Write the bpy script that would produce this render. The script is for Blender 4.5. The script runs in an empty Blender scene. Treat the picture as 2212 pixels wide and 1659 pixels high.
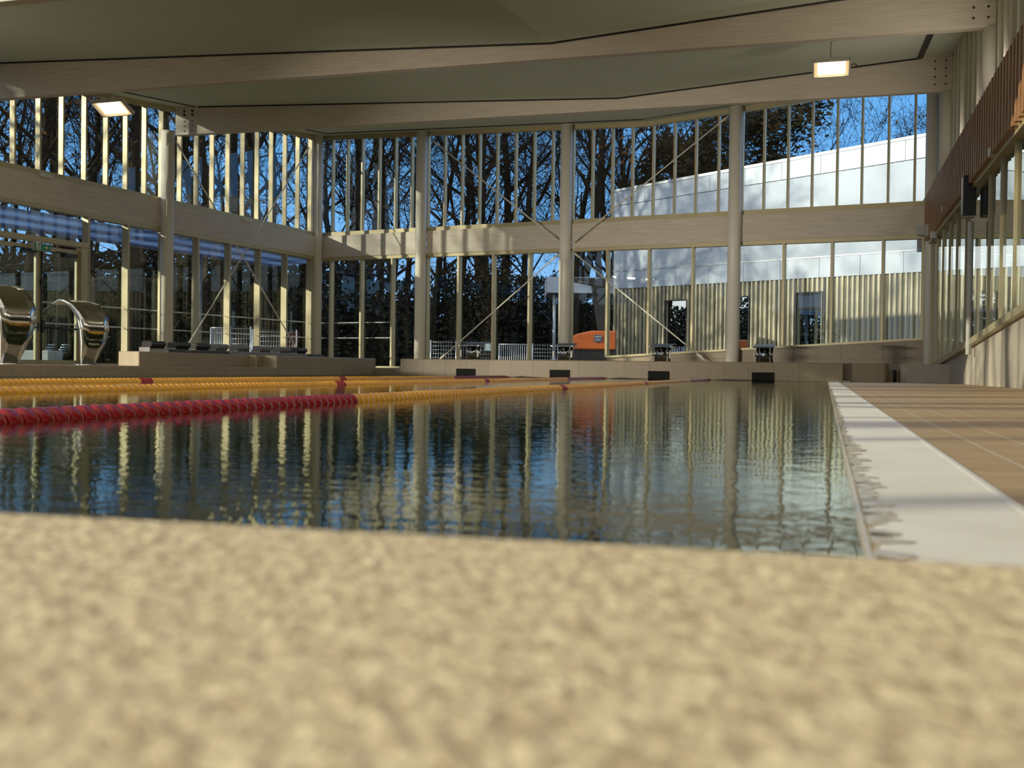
import bpy, bmesh, math, random
from mathutils import Vector, Matrix, Quaternion
random.seed(7)
C = bpy.context.scene.collection
PI = math.pi
# ------------------------------------------------------------------ camera model (photo 2212 x 1659)
F = 2300.0; CX, CY = 1106.0, 829.5
ROLL = 0.0125; PITCH = math.atan(31.5 / F); CAMH = 0.2
fwd = Vector((0, math.cos(PITCH), -math.sin(PITCH)))
up0 = Vector((0, math.sin(PITCH), math.cos(PITCH)))
rt0 = Vector((1, 0, 0))
rt = rt0 * math.cos(ROLL) + up0 * math.sin(ROLL)
up = -rt0 * math.sin(ROLL) + up0 * math.cos(ROLL)
CAM = Vector((0, 0, CAMH))
def ray(px, py): return fwd + rt * ((px - CX) / F) + up * ((CY - py) / F)
def at_z(px, py, z):
    r = ray(px, py); t = (z - CAM.z) / r.z; return CAM + r * t
def at_d(px, py, d):
    r = ray(px, py); return CAM + r * (d / r.y)

class Frame:
    def __init__(s, x, y, ang): s.o = Vector((x, y, 0)); s.a = ang; s.c, s.s = math.cos(ang), math.sin(ang)
    def w(s, x, y, z=0): return Vector((s.o.x + x * s.c - y * s.s, s.o.y + x * s.s + y * s.c, z))
    def l(s, P):
        dx, dy = P[0] - s.o.x, P[1] - s.o.y
        return Vector((dx * s.c + dy * s.s, -dx * s.s + dy * s.c, P[2] if len(P) > 2 else 0))
    def hit(s, px, py, yo=0.0):                   # ray against vertical plane local y = yo
        r = ray(px, py); n = Vector((-s.s, s.c, 0)); q = s.w(0, yo)
        t = n.dot(q - CAM) / n.dot(r); P = CAM + r * t; L = s.l(P); return L.x, P.z
    def hitx(s, px, py, xo=0.0):                  # ray against vertical plane local x = xo
        r = ray(px, py); n = Vector((s.c, s.s, 0)); q = s.w(xo, 0)
        t = n.dot(q - CAM) / n.dot(r); P = CAM + r * t; L = s.l(P); return L.y, P.z
WORLD = Frame(0, 0, 0)
POOL = Frame(0, 0, -math.atan2(.2825, .9593))
FAR = Frame(-7.56, 41.3, math.atan2(-.54, 1))
LEFT = Frame(-7.56, 41.3, math.atan2(1, .458))

# ------------------------------------------------------------------ materials
MATS = {}
def rgb(c): return (c[0], c[1], c[2], 1)
def mat(name, col, rough=.5, metal=0., col2=None, nscale=6., stretch=(1, 1, 1), bump=0., bscale=40., spec=.5, emis=None, estr=0., detail=4.):
    m = bpy.data.materials.new(name); m.use_nodes = True; nt = m.node_tree; b = nt.nodes['Principled BSDF']
    b.inputs['Base Color'].default_value = rgb(col); b.inputs['Roughness'].default_value = rough
    b.inputs['Metallic'].default_value = metal; b.inputs['Specular IOR Level'].default_value = spec
    if emis: b.inputs['Emission Color'].default_value = rgb(emis); b.inputs['Emission Strength'].default_value = estr
    tc = nt.nodes.new('ShaderNodeTexCoord'); mp = nt.nodes.new('ShaderNodeMapping'); mp.inputs['Scale'].default_value = stretch
    nt.links.new(tc.outputs['Object'], mp.inputs['Vector'])
    if col2 is None: col2 = tuple(c * .85 for c in col)
    no = nt.nodes.new('ShaderNodeTexNoise'); no.inputs['Scale'].default_value = nscale; no.inputs['Detail'].default_value = detail
    nt.links.new(mp.outputs['Vector'], no.inputs['Vector'])
    rp = nt.nodes.new('ShaderNodeValToRGB'); rp.color_ramp.elements[0].position = .35; rp.color_ramp.elements[1].position = .65
    rp.color_ramp.elements[0].color = rgb(col); rp.color_ramp.elements[1].color = rgb(col2)
    nt.links.new(no.outputs['Fac'], rp.inputs['Fac']); nt.links.new(rp.outputs['Color'], b.inputs['Base Color'])
    if bump:
        n2 = nt.nodes.new('ShaderNodeTexNoise'); n2.inputs['Scale'].default_value = bscale; n2.inputs['Detail'].default_value = 3
        nt.links.new(mp.outputs['Vector'], n2.inputs['Vector'])
        bp = nt.nodes.new('ShaderNodeBump'); bp.inputs['Strength'].default_value = bump; bp.inputs['Distance'].default_value = .01
        nt.links.new(n2.outputs['Fac'], bp.inputs['Height']); nt.links.new(bp.outputs['Normal'], b.inputs['Normal'])
    MATS[name] = m; return m

def tile_mat(name, col, col2, grout, tw, th, axes='xz', rough=.35, gap=.004, offset=0.0):
    m = bpy.data.materials.new(name); m.use_nodes = True; nt = m.node_tree; b = nt.nodes['Principled BSDF']
    b.inputs['Roughness'].default_value = rough
    tc = nt.nodes.new('ShaderNodeTexCoord'); sp = nt.nodes.new('ShaderNodeSeparateXYZ'); cb = nt.nodes.new('ShaderNodeCombineXYZ')
    nt.links.new(tc.outputs['Object'], sp.inputs[0])
    nt.links.new(sp.outputs[axes[0].upper()], cb.inputs['X']); nt.links.new(sp.outputs[axes[1].upper()], cb.inputs['Y'])
    br = nt.nodes.new('ShaderNodeTexBrick'); br.offset = offset; br.squash = 1
    br.inputs['Color1'].default_value = rgb(col); br.inputs['Color2'].default_value = rgb(col2); br.inputs['Mortar'].default_value = rgb(grout)
    br.inputs['Scale'].default_value = 1; br.inputs['Mortar Size'].default_value = gap; br.inputs['Mortar Smooth'].default_value = .2
    br.inputs['Brick Width'].default_value = tw; br.inputs['Row Height'].default_value = th
    nt.links.new(cb.outputs[0], br.inputs['Vector'])
    no = nt.nodes.new('ShaderNodeTexNoise'); no.inputs['Scale'].default_value = 9; no.inputs['Detail'].default_value = 5
    nt.links.new(tc.outputs['Object'], no.inputs['Vector'])
    mx = nt.nodes.new('ShaderNodeMix'); mx.data_type = 'RGBA'; mx.blend_type = 'MULTIPLY'; mx.inputs[0].default_value = .35
    nt.links.new(br.outputs['Color'], mx.inputs[6]); nt.links.new(no.outputs['Fac'], mx.inputs[7])
    nt.links.new(mx.outputs[2], b.inputs['Base Color'])
    bp = nt.nodes.new('ShaderNodeBump'); bp.inputs['Strength'].default_value = .4; bp.inputs['Distance'].default_value = .003; bp.invert = True
    nt.links.new(br.outputs['Fac'], bp.inputs['Height']); nt.links.new(bp.outputs['Normal'], b.inputs['Normal'])
    MATS[name] = m; return m

def schlick(nt, f0, normal=None):
    geo = nt.nodes.new('ShaderNodeNewGeometry'); d = nt.nodes.new('ShaderNodeVectorMath'); d.operation = 'DOT_PRODUCT'
    nt.links.new(geo.outputs['Incoming'], d.inputs[0]); nt.links.new(normal if normal else geo.outputs['Normal'], d.inputs[1])
    def mth(op, a, b=None):
        n = nt.nodes.new('ShaderNodeMath'); n.operation = op
        for i, v in enumerate((a, b)):
            if v is None: continue
            if isinstance(v, (int, float)): n.inputs[i].default_value = v
            else: nt.links.new(v, n.inputs[i])
        return n.outputs[0]
    ab = mth('ABSOLUTE', d.outputs['Value']); om = mth('SUBTRACT', 1.0, ab); om = mth('MAXIMUM', om, 0.0); pw = mth('POWER', om, 5.0)
    return mth('ADD', mth('MULTIPLY', pw, 1 - f0), f0)

def glass_mat(name, tint, f0=.08, rough=0.0):
    m = bpy.data.materials.new(name); m.use_nodes = True; nt = m.node_tree; nt.nodes.clear()
    out = nt.nodes.new('ShaderNodeOutputMaterial'); mix = nt.nodes.new('ShaderNodeMixShader')
    tr = nt.nodes.new('ShaderNodeBsdfTransparent'); tr.inputs['Color'].default_value = rgb(tint)
    gl = nt.nodes.new('ShaderNodeBsdfGlossy'); gl.inputs['Roughness'].default_value = rough; gl.inputs['Color'].default_value = (.95, 1, .98, 1)
    nt.links.new(schlick(nt, f0), mix.inputs[0]); nt.links.new(tr.outputs[0], mix.inputs[1]); nt.links.new(gl.outputs[0], mix.inputs[2])
    nt.links.new(mix.outputs[0], out.inputs[0]); MATS[name] = m; return m

def water_mat():
    m = bpy.data.materials.new('water'); m.use_nodes = True; nt = m.node_tree; nt.nodes.clear()
    out = nt.nodes.new('ShaderNodeOutputMaterial'); mix = nt.nodes.new('ShaderNodeMixShader')
    tc = nt.nodes.new('ShaderNodeTexCoord')
    def bump(scale, st, dist, prev=None, stretch=(1, 1, 1), detail=2):
        mp = nt.nodes.new('ShaderNodeMapping'); mp.inputs['Scale'].default_value = stretch; nt.links.new(tc.outputs['Object'], mp.inputs['Vector'])
        no = nt.nodes.new('ShaderNodeTexNoise'); no.inputs['Scale'].default_value = scale; no.inputs['Detail'].default_value = detail
        nt.links.new(mp.outputs[0], no.inputs['Vector'])
        bp = nt.nodes.new('ShaderNodeBump'); bp.inputs['Strength'].default_value = st; bp.inputs['Distance'].default_value = dist
        nt.links.new(no.outputs['Fac'], bp.inputs['Height'])
        if prev: nt.links.new(prev, bp.inputs['Normal'])
        return bp.outputs['Normal']
    n = bump(3.0, 1.0, .0006); n = bump(13.0, 1.0, .0010, n, (.8, 1, 1)); n = bump(34.0, 1.0, .00055, n, (.7, 1, 1))
    tr = nt.nodes.new('ShaderNodeBsdfTransparent'); tr.inputs['Color'].default_value = (.36, .47, .35, 1)
    gl = nt.nodes.new('ShaderNodeBsdfGlossy'); gl.inputs['Roughness'].default_value = 0.0; gl.inputs['Color'].default_value = (.88, .92, .82, 1); nt.links.new(n, gl.inputs['Normal'])
    nt.links.new(schlick(nt, .025, n), mix.inputs[0]); nt.links.new(tr.outputs[0], mix.inputs[1]); nt.links.new(gl.outputs[0], mix.inputs[2])
    nt.links.new(mix.outputs[0], out.inputs[0]); MATS['water'] = m; return m

M_wood = mat('whitewashed_glulam', (.70, .625, .52), .55, col2=(.58, .51, .425), nscale=3, stretch=(.5, 6, 9), bump=.08, bscale=20)
M_ceil = mat('ceiling_white', (.66, .72, .60), .85, col2=(.64, .70, .58), nscale=.8)
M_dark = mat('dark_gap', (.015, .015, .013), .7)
M_gold = mat('champagne_aluminium', (.48, .415, .235), .42, .25, col2=(.44, .38, .21), nscale=2)
M_cream = mat('cream_paint', (.82, .78, .68), .4, col2=(.80, .76, .66), nscale=2)
M_steel = mat('stainless', (.60, .60, .57), .10, 1.0, col2=(.50, .50, .47), nscale=12)
M_galv = mat('galvanised_metal', (.45, .50, .56), .4, .6, col2=(.36, .41, .47))
M_black = mat('black_plastic', (.015, .015, .016), .45)
M_grey = mat('grey_plastic', (.20, .20, .20), .5)
M_lgrey = mat('pale_grey_plastic', (.55, .54, .50), .5)
M_white = mat('white_plastic', (.72, .72, .68), .45)
M_slat = mat('brown_timber_slat', (.27, .135, .06), .55, col2=(.38, .20, .095), nscale=3, stretch=(8, 8, 1))
M_stone = mat('beige_stone', (.88, .70, .39), .8, col2=(.44, .31, .155), nscale=62, bump=.6, bscale=120, detail=6)
M_edge = mat('wet_edge_tile', (.42, .32, .19), .15, col2=(.32, .23, .13), nscale=25)
M_grate = mat('white_grating', (.74, .70, .63), .45, col2=(.66, .62, .55), nscale=4)
M_wall = tile_mat('beige_wall_tile', (.36, .28, .17), (.33, .255, .155), (.19, .15, .10), .60, .62, 'xz', .5, .006)
M_wallp = tile_mat('beige_wall_tile_side', (.36, .28, .17), (.33, .255, .155), (.19, .15, .10), .60, .62, 'yz', .45, .006)
M_rwall = tile_mat('pale_plaster_panel', (.58, .50, .40), (.55, .47, .37), (.36, .30, .23), 1.35, 5.0, 'yz', .55, .008)
M_deck = tile_mat('tan_deck_tile', (.44, .275, .115), (.40, .25, .10), (.60, .48, .32), .27, .135, 'yx', .55, .004, .5)
M_pool = tile_mat('pool_tile', (.27, .27, .21), (.25, .25, .19), (.24, .24, .19), .25, .125, 'xy', .4, .004, .5)
M_lane = mat('dark_lane_tile', (.02, .035, .06), .4)
M_float_r = mat('red_float', (.28, .003, .006), .25, spec=.28, col2=(.24, .003, .006), nscale=10)
M_float_y = mat('yellow_float', (.85, .36, .006), .2, spec=.5, col2=(.75, .31, .005), nscale=10)
M_panel = mat('silver_panel', (.46, .54, .66), .5, .25, col2=(.43, .51, .63), nscale=.5)
M_corr = mat('corrugated_champagne', (.40, .37, .25), .42, .3, col2=(.36, .33, .22), nscale=.6)
M_bark = mat('dark_bark', (.016, .012, .009), .95, spec=.1, col2=(.009, .008, .007), nscale=3)
M_leafb = mat('russet_leaf', (.11, .045, .012), .8, spec=.1, col2=(.06, .032, .011), nscale=.7)
M_leafg = mat('dark_ivy_leaf', (.007, .010, .006), .8, spec=.15, col2=(.014, .012, .006), nscale=.9)
M_ground = mat('leafy_ground', (.05, .045, .03), .95, col2=(.09, .06, .035), nscale=1.5)
M_orange = mat('orange_paint', (.62, .12, .025), .35, col2=(.55, .10, .02))
M_navy = mat('navy_plate', (.02, .05, .16), .5)
M_sign = mat('exit_green', (.01, .28, .16), .5)
M_bluesign = mat('pale_blue_sign', (.22, .45, .62), .5)
M_lamp = mat('lamp_glass', (1, .85, .6), .3, emis=(1, .80, .48), estr=9)
M_refl = mat('lamp_reflector', (.8, .62, .35), .3, .5, emis=(1, .66, .28), estr=.8)
M_canopy = mat('blue_metal_canopy', (.10, .17, .34), .32, .55, col2=(.07, .12, .25), nscale=3, stretch=(1, 1, 1))
M_canopy = bpy.data.materials.new('blue_translucent_sheet'); M_canopy.use_nodes = True
_n = M_canopy.node_tree; _b = _n.nodes['Principled BSDF']; _b.inputs['Base Color'].default_value = (.08, .14, .30, 1); _b.inputs['Roughness'].default_value = .4
_t = _n.nodes.new('ShaderNodeBsdfTranslucent'); _t.inputs['Color'].default_value = (.10, .20, .50, 1); _m = _n.nodes.new('ShaderNodeMixShader'); _m.inputs[0].default_value = .5
_w = _n.nodes.new('ShaderNodeTexWave'); _w.inputs['Scale'].default_value = 3.0; _w.inputs['Distortion'].default_value = .3; _w.bands_direction = 'Y'
_tc = _n.nodes.new('ShaderNodeTexCoord'); _n.links.new(_tc.outputs['Object'], _w.inputs['Vector'])
_r = _n.nodes.new('ShaderNodeValToRGB'); _r.color_ramp.elements[0].color = (.02, .04, .10, 1); _r.color_ramp.elements[1].color = (.14, .27, .62, 1); _n.links.new(_w.outputs['Fac'], _r.inputs[0]); _n.links.new(_r.outputs[0], _t.inputs['Color'])
_n.links.new(_b.outputs[0], _m.inputs[1]); _n.links.new(_t.outputs[0], _m.inputs[2]); _n.links.new(_m.outputs[0], _n.nodes['Material Output'].inputs[0])
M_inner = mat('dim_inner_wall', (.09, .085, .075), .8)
M_brick = mat('red_brick', (.25, .08, .05), .8)
M_glass = glass_mat('window_glass', (.80, .88, .90), .045)
M_glassb = glass_mat('door_glass', (.72, .82, .84), .05)
M_mirror = glass_mat('dark_outdoor_glass', (.06, .08, .1), .75)
M_glassr = glass_mat('added_roof_glass', (.97, .90, .76), .04)  # glass of the added roof, tinted to warm the daylight
M_dot = mat('white_dot', (.65, .70, .70), .6)
M_blind = mat('pale_blind_panel', (.46, .50, .46), .7)
M_water = water_mat()

# ------------------------------------------------------------------ mesh builder
class MB:
    def __init__(s): s.v = []; s.f = []; s.sm = []; s.mi = []; s.cur = 0
    def add(s, vs, fs, smooth=False):
        b = len(s.v); s.v += [tuple(v) for v in vs]
        for f in fs: s.f.append([b + i for i in f]); s.sm.append(smooth); s.mi.append(s.cur)
        return s
    def box(s, x0, x1, y0, y1, z0, z1):
        return s.add([(x0, y0, z0), (x1, y0, z0), (x1, y1, z0), (x0, y1, z0), (x0, y0, z1), (x1, y0, z1), (x1, y1, z1), (x0, y1, z1)],
              [(0, 3, 2, 1), (4, 5, 6, 7), (0, 1, 5, 4), (1, 2, 6, 5), (2, 3, 7, 6), (3, 0, 4, 7)])
    def prism(s, poly, lo, hi, ax='y', smooth=False):   # poly in the two remaining axes
        n = len(poly)
        def P(a, b, t): return (a, t, b) if ax == 'y' else ((t, a, b) if ax == 'x' else (a, b, t))
        vs = [P(a, b, lo) for a, b in poly] + [P(a, b, hi) for a, b in poly]
        s.add(vs, [tuple(range(n)), tuple(range(2 * n - 1, n - 1, -1))])
        b = len(s.v) - 2 * n
        for i in range(n):
            j = (i + 1) % n; s.f.append([b + i, b + n + i, b + n + j, b + j]); s.sm.append(smooth); s.mi.append(s.cur)
        return s
    def cyl(s, p0, p1, r0, r1=None, n=14, caps=True):
        r1 = r0 if r1 is None else r1; p0, p1 = Vector(p0), Vector(p1); d = (p1 - p0).normalized()
        a = d.orthogonal().normalized(); b = d.cross(a)
        vs = []
        for p, r in ((p0, r0), (p1, r1)):
            for k in range(n):
                t = 2 * PI * k / n; vs.append(p + a * (r * math.cos(t)) + b * (r * math.sin(t)))
        s.add(vs, [(k, (k + 1) % n, n + (k + 1) % n, n + k) for k in range(n)], True)
        if caps:
            base = len(s.v) - 2 * n
            s.f.append([base + k for k in range(n - 1, -1, -1)]); s.sm.append(False); s.mi.append(s.cur)
            s.f.append([base + n + k for k in range(n)]); s.sm.append(False); s.mi.append(s.cur)
        return s
    def lathe(s, prof, o, axis, n=20):
        o = Vector(o); d = Vector(axis).normalized(); a = d.orthogonal().normalized(); b = d.cross(a); m = len(prof); vs = []
        for r, t in prof:
            for k in range(n):
                q = 2 * PI * k / n; vs.append(o + d * t + a * (r * math.cos(q)) + b * (r * math.sin(q)))
        fs = [(i * n + k, i * n + (k + 1) % n, (i + 1) * n + (k + 1) % n, (i + 1) * n + k) for i in range(m - 1) for k in range(n)]
        return s.add(vs, fs, True)
    def tube(s, pts, r, n=8):
        for i in range(len(pts) - 1): s.cyl(pts[i], pts[i + 1], r, r, n, True)
        return s
    def quad(s, a, b, c, d): return s.add([a, b, c, d], [(0, 1, 2, 3)])
    def mesh(s, name, mats, fix=True):
        me = bpy.data.meshes.new(name); me.from_pydata(s.v, [], s.f)
        if not isinstance(mats, (list, tuple)): mats = [mats]
        for m in mats: me.materials.append(m)
        me.polygons.foreach_set('use_smooth', s.sm); me.polygons.foreach_set('material_index', s.mi)
        if fix and len(s.f) < 4000:
            bm = bmesh.new(); bm.from_mesh(me); bmesh.ops.recalc_face_normals(bm, faces=bm.faces[:]); bm.to_mesh(me); bm.free()
        me.update(); return me
    def build(s, name, mats, frame=None, parent=None, origin=None, bevel=0, fix=True):
        if origin is not None: s.v = [(v[0] - origin[0], v[1] - origin[1], v[2] - origin[2]) for v in s.v]
        o = bpy.data.objects.new(name, s.mesh(name, mats, fix)); C.objects.link(o)
        if parent: o.parent = parent
        elif frame:
            o.location = frame.w(*origin) if origin is not None else frame.o; o.rotation_euler = (0, 0, frame.a)
        if bevel:
            b = o.modifiers.new('bevel', 'BEVEL'); b.width = bevel; b.segments = 2; b.limit_method = 'ANGLE'
        return o

def tag(o, label=None, cat=None, group=None, kind=None):
    if label: o['label'] = label
    if cat: o['category'] = cat
    if group: o['group'] = group
    if kind: o['kind'] = kind
    return o
def struct(o): o['kind'] = 'structure'; return o
def thing(name, label, cat, loc, rz=0., group=None):
    o = bpy.data.objects.new(name, None); C.objects.link(o); o.location = loc; o.rotation_euler = (0, 0, rz); o.empty_display_size = .1
    return tag(o, label, cat, group)
def part(name, me, parent, loc=(0, 0, 0), rot=(0, 0, 0)):
    o = bpy.data.objects.new(name, me); C.objects.link(o); o.parent = parent; o.location = loc; o.rotation_euler = rot; return o
def dup(o, parent=None):
    c = o.copy(); C.objects.link(c); c.parent = parent
    for ch in o.children: dup(ch, c)
    return c

# ------------------------------------------------------------------ roof shape in pool coordinates
PV = -5.7
def zbeam(a): return 6.78 + .0947 * (a - 22)
def zceil(p, a):
    return zbeam(a) + .35 + (.57 * (PV - p) / 14.4 if p < PV else .62 * (p - PV) / 8.8)
def zceilw(P): L = POOL.l(P); return zceil(L.x, L.y)
def line_isect(fr, p=None, a=None):   # x on frame axis where pool p (or a) takes the value
    A = POOL.l(fr.w(0, 0)); B = POOL.l(fr.w(1, 0))
    if p is not None: return (p - A.x) / (B.x - A.x)
    return (a - A.y) / (B.y - A.y)
LS0 = (27.46 - 41.3) / LEFT.s                  # near end of the seen left facade
PR = 2.8                                       # right wall, pool coordinate
FARX = line_isect(FAR, p=3.1)

AN = 14.2                                       # roof slope ends here, added high glass roof nearer, out of view
def ceiling_part(poly, name):
    m = MB(); vs = [(p, a, zceil(p, a)) for p, a in poly] + [(p, a, zceil(p, a) + .25) for p, a in poly]; n = len(poly)
    m.add(vs, [tuple(range(n)), tuple(range(2 * n - 1, n - 1, -1))] + [(i, (i + 1) % n, n + (i + 1) % n, n + i) for i in range(n)])
    return struct(m.build(name, M_ceil, POOL))
def pl(P): L = POOL.l(P); return (L.x, L.y)
xv = line_isect(FAR, p=PV)
NLX = -13.5
nl_a = None
# left boundary near: from (-13.5,-12) to LEFT.w(LS0,0)
LN0 = Vector((-13.5, -12, 0)); LN1 = LEFT.w(LS0, 0)
NEARL = Frame(LN0.x, LN0.y, math.atan2(LN1.y - LN0.y, LN1.x - LN0.x)); NLEN = (LN1 - LN0).length
sA = line_isect(NEARL, a=AN)
c1 = ceiling_part([(PV, AN), pl(FAR.w(xv, 0)), pl(FAR.w(0, 0)), pl(LEFT.w(LS0, 0)), pl(NEARL.w(sA, 0))], 'ceiling')
c2 = ceiling_part([(PV, AN), (3.1, AN), pl(FAR.w(FARX, 0)), pl(FAR.w(xv, 0))], 'ceiling')
HZ = 9.6
nearpoly = [(-13.5, -12)] + [tuple(NEARL.w(sA, 0).xy), tuple(POOL.w(3.1, AN).xy), tuple(POOL.w(3.1, -11.5).xy)]
gr_ = MB(); gr_.add([(x, y, HZ) for x, y in nearpoly], [(0, 1, 2, 3)]); gr_ = struct(gr_.build('window_90', M_glassr, WORLD, fix=False))  # unseen glass roof, added to bring daylight into the hall
for k in range(-8, 14, 2): MB().box(-14, 3.0 if k < 12 else 3.0, k * 1.0, k + .10, HZ - .2, HZ - .02).build('rafter', M_cream, parent=gr_)
lA = POOL.l(NEARL.w(sA, 0)).x
m = MB(); pts = [(lA, zceil(lA, AN)), (PV, zceil(PV, AN)), (3.1, zceil(3.1, AN)), (3.1, HZ), (lA, HZ)]
m.add([(x, AN, z) for x, z in pts], [(0, 1, 2, 3, 4)]); struct(m.build('window_91', M_glassr, POOL, fix=False))  # unseen glazed step, added with the roof to admit daylight

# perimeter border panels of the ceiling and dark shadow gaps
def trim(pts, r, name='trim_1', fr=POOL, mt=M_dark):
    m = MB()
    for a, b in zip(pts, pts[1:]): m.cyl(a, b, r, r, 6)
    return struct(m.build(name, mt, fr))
BEAMS = [(14.4, 'A near'), (22.0, 'mid'), (29.6, 'far')]
BW = .22
pR = 3.0
tn = 0
for a0, _ in BEAMS:
    tn += 1
    xl = line_isect(LEFT, a=a0) if a0 > 20 else None
    pL = POOL.l(LEFT.w(xl, -.05)).x if xl else lA
    af = a0 - BW / 2 - .012
    pts = [(pL + .9, af, zceil(pL + .9, af) - .02), (PV, af, zceil(PV, af) - .02), (pR - .75, af, zceil(pR - .75, af) - .02)]
    trim(pts, .022, 'trim_%d' % tn)
blab = {14.4: 'pale glulam roof beam nearest the camera, only its end at the top left corner',
        22.0: 'long pale glulam roof beam crossing the top of the hall, second from the far glazing',
        29.6: 'pale glulam roof beam nearest the far glazing, ending on round columns both sides'}
def bolts(parent, pts, y, r=.03):
    me = MB().cyl((0, -.02, 0), (0, .01, 0), r, r, 10).mesh('bolt', M_black)
    for (x, z) in pts: part('bolt', me, parent, (x, y, z))
for a0, _ in BEAMS:
    xl = line_isect(LEFT, a=a0) if a0 > 20 else None
    pL = POOL.l(LEFT.w(xl, -.12)).x if xl else lA + .2
    zb = zbeam(a0)
    poly = [(pL, zb), (pR, zb), (pR, zceil(pR, a0) + .05), (PV, zceil(PV, a0) + .05), (pL, zceil(pL, a0) + .05)]
    og = (0, a0, zb)
    o = thing('roof_beam', blab[a0], 'roof beam', POOL.w(*og), POOL.a)
    MB().prism(poly, a0 - BW / 2, a0 + BW / 2, 'y').build('timber_body', M_wood, parent=o, origin=og, bevel=.012)
    bolts(o, [(pR - dx, .18 + .2 * k) for k in range(4) for dx in (.16, .42)], -BW / 2 - .002, .022)
    if a0 > 25:
        bolts(o, [(pL + dx, .12 + .15 * k) for k in range(3) for dx in (.33, .62)], -BW / 2 - .002, .02)
        bolts(o, [(pL + dx, zz) for zz in (.62, .74) for dx in (.33, .62)], -BW / 2 - .002, .04)
    e = MB(); e.box(pR, pR + .03, a0 - BW / 2 - .02, a0 + BW / 2 + .02, zb - .03, zceil(pR, a0) + .02)
    e.build('end_plate', M_cream, parent=o, origin=og)

# right edge: perforated grille strip and border panel between beams; left border too
for (a0, a1) in ((14.52, 21.88), (22.12, 29.48), (29.72, line_isect(POOL, a=0) if False else 32.4)):
    m = MB()
    pe = pR - .75
    n = int((a1 - a0) / .12)
    for k in range(n):
        y = a0 + (k + .2) * (a1 - a0) / n
        m.box(pe - .12, pe + .03, y, y + .07, zceil(pe, y) - .03, zceil(pe, y) - .01)
    tag(m.build('air_grille', M_black, POOL, origin=(pe, a0, zceil(pe, a0))),
        {14.52: 'black slotted air grille along the ceiling edge, nearer the camera than the second beam',
         22.12: 'black slotted air grille on the right ceiling edge between the two visible beam ends',
         29.72: 'black slotted air grille on the right ceiling edge behind the farthest beam'}[a0], 'air grille')
tn += 1
pLb = [POOL.l(LEFT.w(s, -.85)) for s in (LS0, -.9)]
pFb = [POOL.l(FAR.w(s, -.75)) for s in (.9, xv, FARX)]
trim([(L.x, L.y, zceil(L.x, L.y) - .015) for L in pLb + pFb], .018, 'trim_%d' % tn)

# ------------------------------------------------------------------ floors, pool
def floor(poly, z0, z1, mt, name='floor', fr=POOL):
    return struct(MB().prism(poly, z0, z1, 'z').build(name, mt, fr))
PL_, PE = -11.7, 26.33
GI, GO = .042, .28
floor([(GO, -8), (PR + .3, -8), (PR + .3, 28.5), (GO, 28.5)], -.35, .006, M_deck)
farA = [pl(FAR.w(0, 0)), pl(FAR.w(FARX, 0))]
floor([(PL_ - .9, PE + .2), (3.1, 28.2), farA[1], farA[0], pl(LEFT.w(LS0, 0)), pl(NEARL.w(2, 0)), (PL_ - .9, -8)], -.35, .18, M_wall)
floor([(PL_, -9), (GO, -9), (GO, .7), (PL_, .7)], -.35, -.08, M_wall)
D = -1.0
pb = MB(); pb.quad((PL_, .6, D), (GI, .6, D), (GI, PE, D), (PL_, PE, D)); struct(pb.build('floor_pool', M_pool, POOL, fix=False))
pw = MB(); pw.quad((PL_, .6, D), (PL_, PE, D), (PL_, PE, -.01), (PL_, .6, -.01)); pw.quad((GI, .6, D), (GI, PE, D), (GI, PE, -.01), (GI, .6, -.01))
struct(pw.build('wall_pool_side', M_wallp, POOL, fix=False))
pe = MB(); pe.quad((PL_, PE, D), (GI, PE, D), (GI, PE, -.01), (PL_, PE, -.01)); pe.quad((PL_, .6, D), (GI, .6, D), (GI, .6, -.01), (PL_, .6, -.01))
struct(pe.build('wall_pool_end_below_water', M_pool, POOL, fix=False))
for i in range(4):
    p = -9.01 + 2.52 * i
    m = MB(); m.box(p - .13, p + .13, 2.5, PE - 2, D + .002, D + .006); m.box(p - .5, p + .5, PE - 2.2, PE - 1.95, D + .002, D + .006); m.box(p - .5, p + .5, 2.3, 2.55, D + .002, D + .006)
    struct(m.build('trim_%d' % (20 + i), M_lane, POOL))
wt = MB(); nx, ny = 6, 12
wt.quad((PL_, .55, 0), (GI + .012, .55, 0), (GI + .012, PE, 0), (PL_, PE, 0))
tag(wt.build('pool_water', M_water, POOL, fix=False), 'still dark green pool water mirroring the windows, with faint ripples', 'water', kind='stuff')

# gutter : wet edge tile + white grating of fine cross bars
tag(MB().box(GI, GI + .02, -1, PE, -.008, .0015).build('pool_edge_tile', M_edge, POOL, origin=(GI, 0, 0), bevel=.004),
    'narrow wet tan tile edge between the water and the white grating', 'pool edge')
gr = MB(); y = .2
while y < PE + .35:
    st = .014
    gr.box(GI + .022, GO - .004, y, y + .0095, -.005, .0075); y += st
gr.box(GI + .021, GI + .03, .2, PE + .35, -.02, .0045); gr.box(GO - .012, GO, .2, PE + .35, -.02, .0085); gr.box(GI + .021, GO, .2, PE + .35, -.03, -.02)
tag(gr.build('gutter_grating', M_grate, POOL, origin=(GI, 0, 0)), 'white ribbed overflow grating running along the right side of the pool', 'grating')

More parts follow.
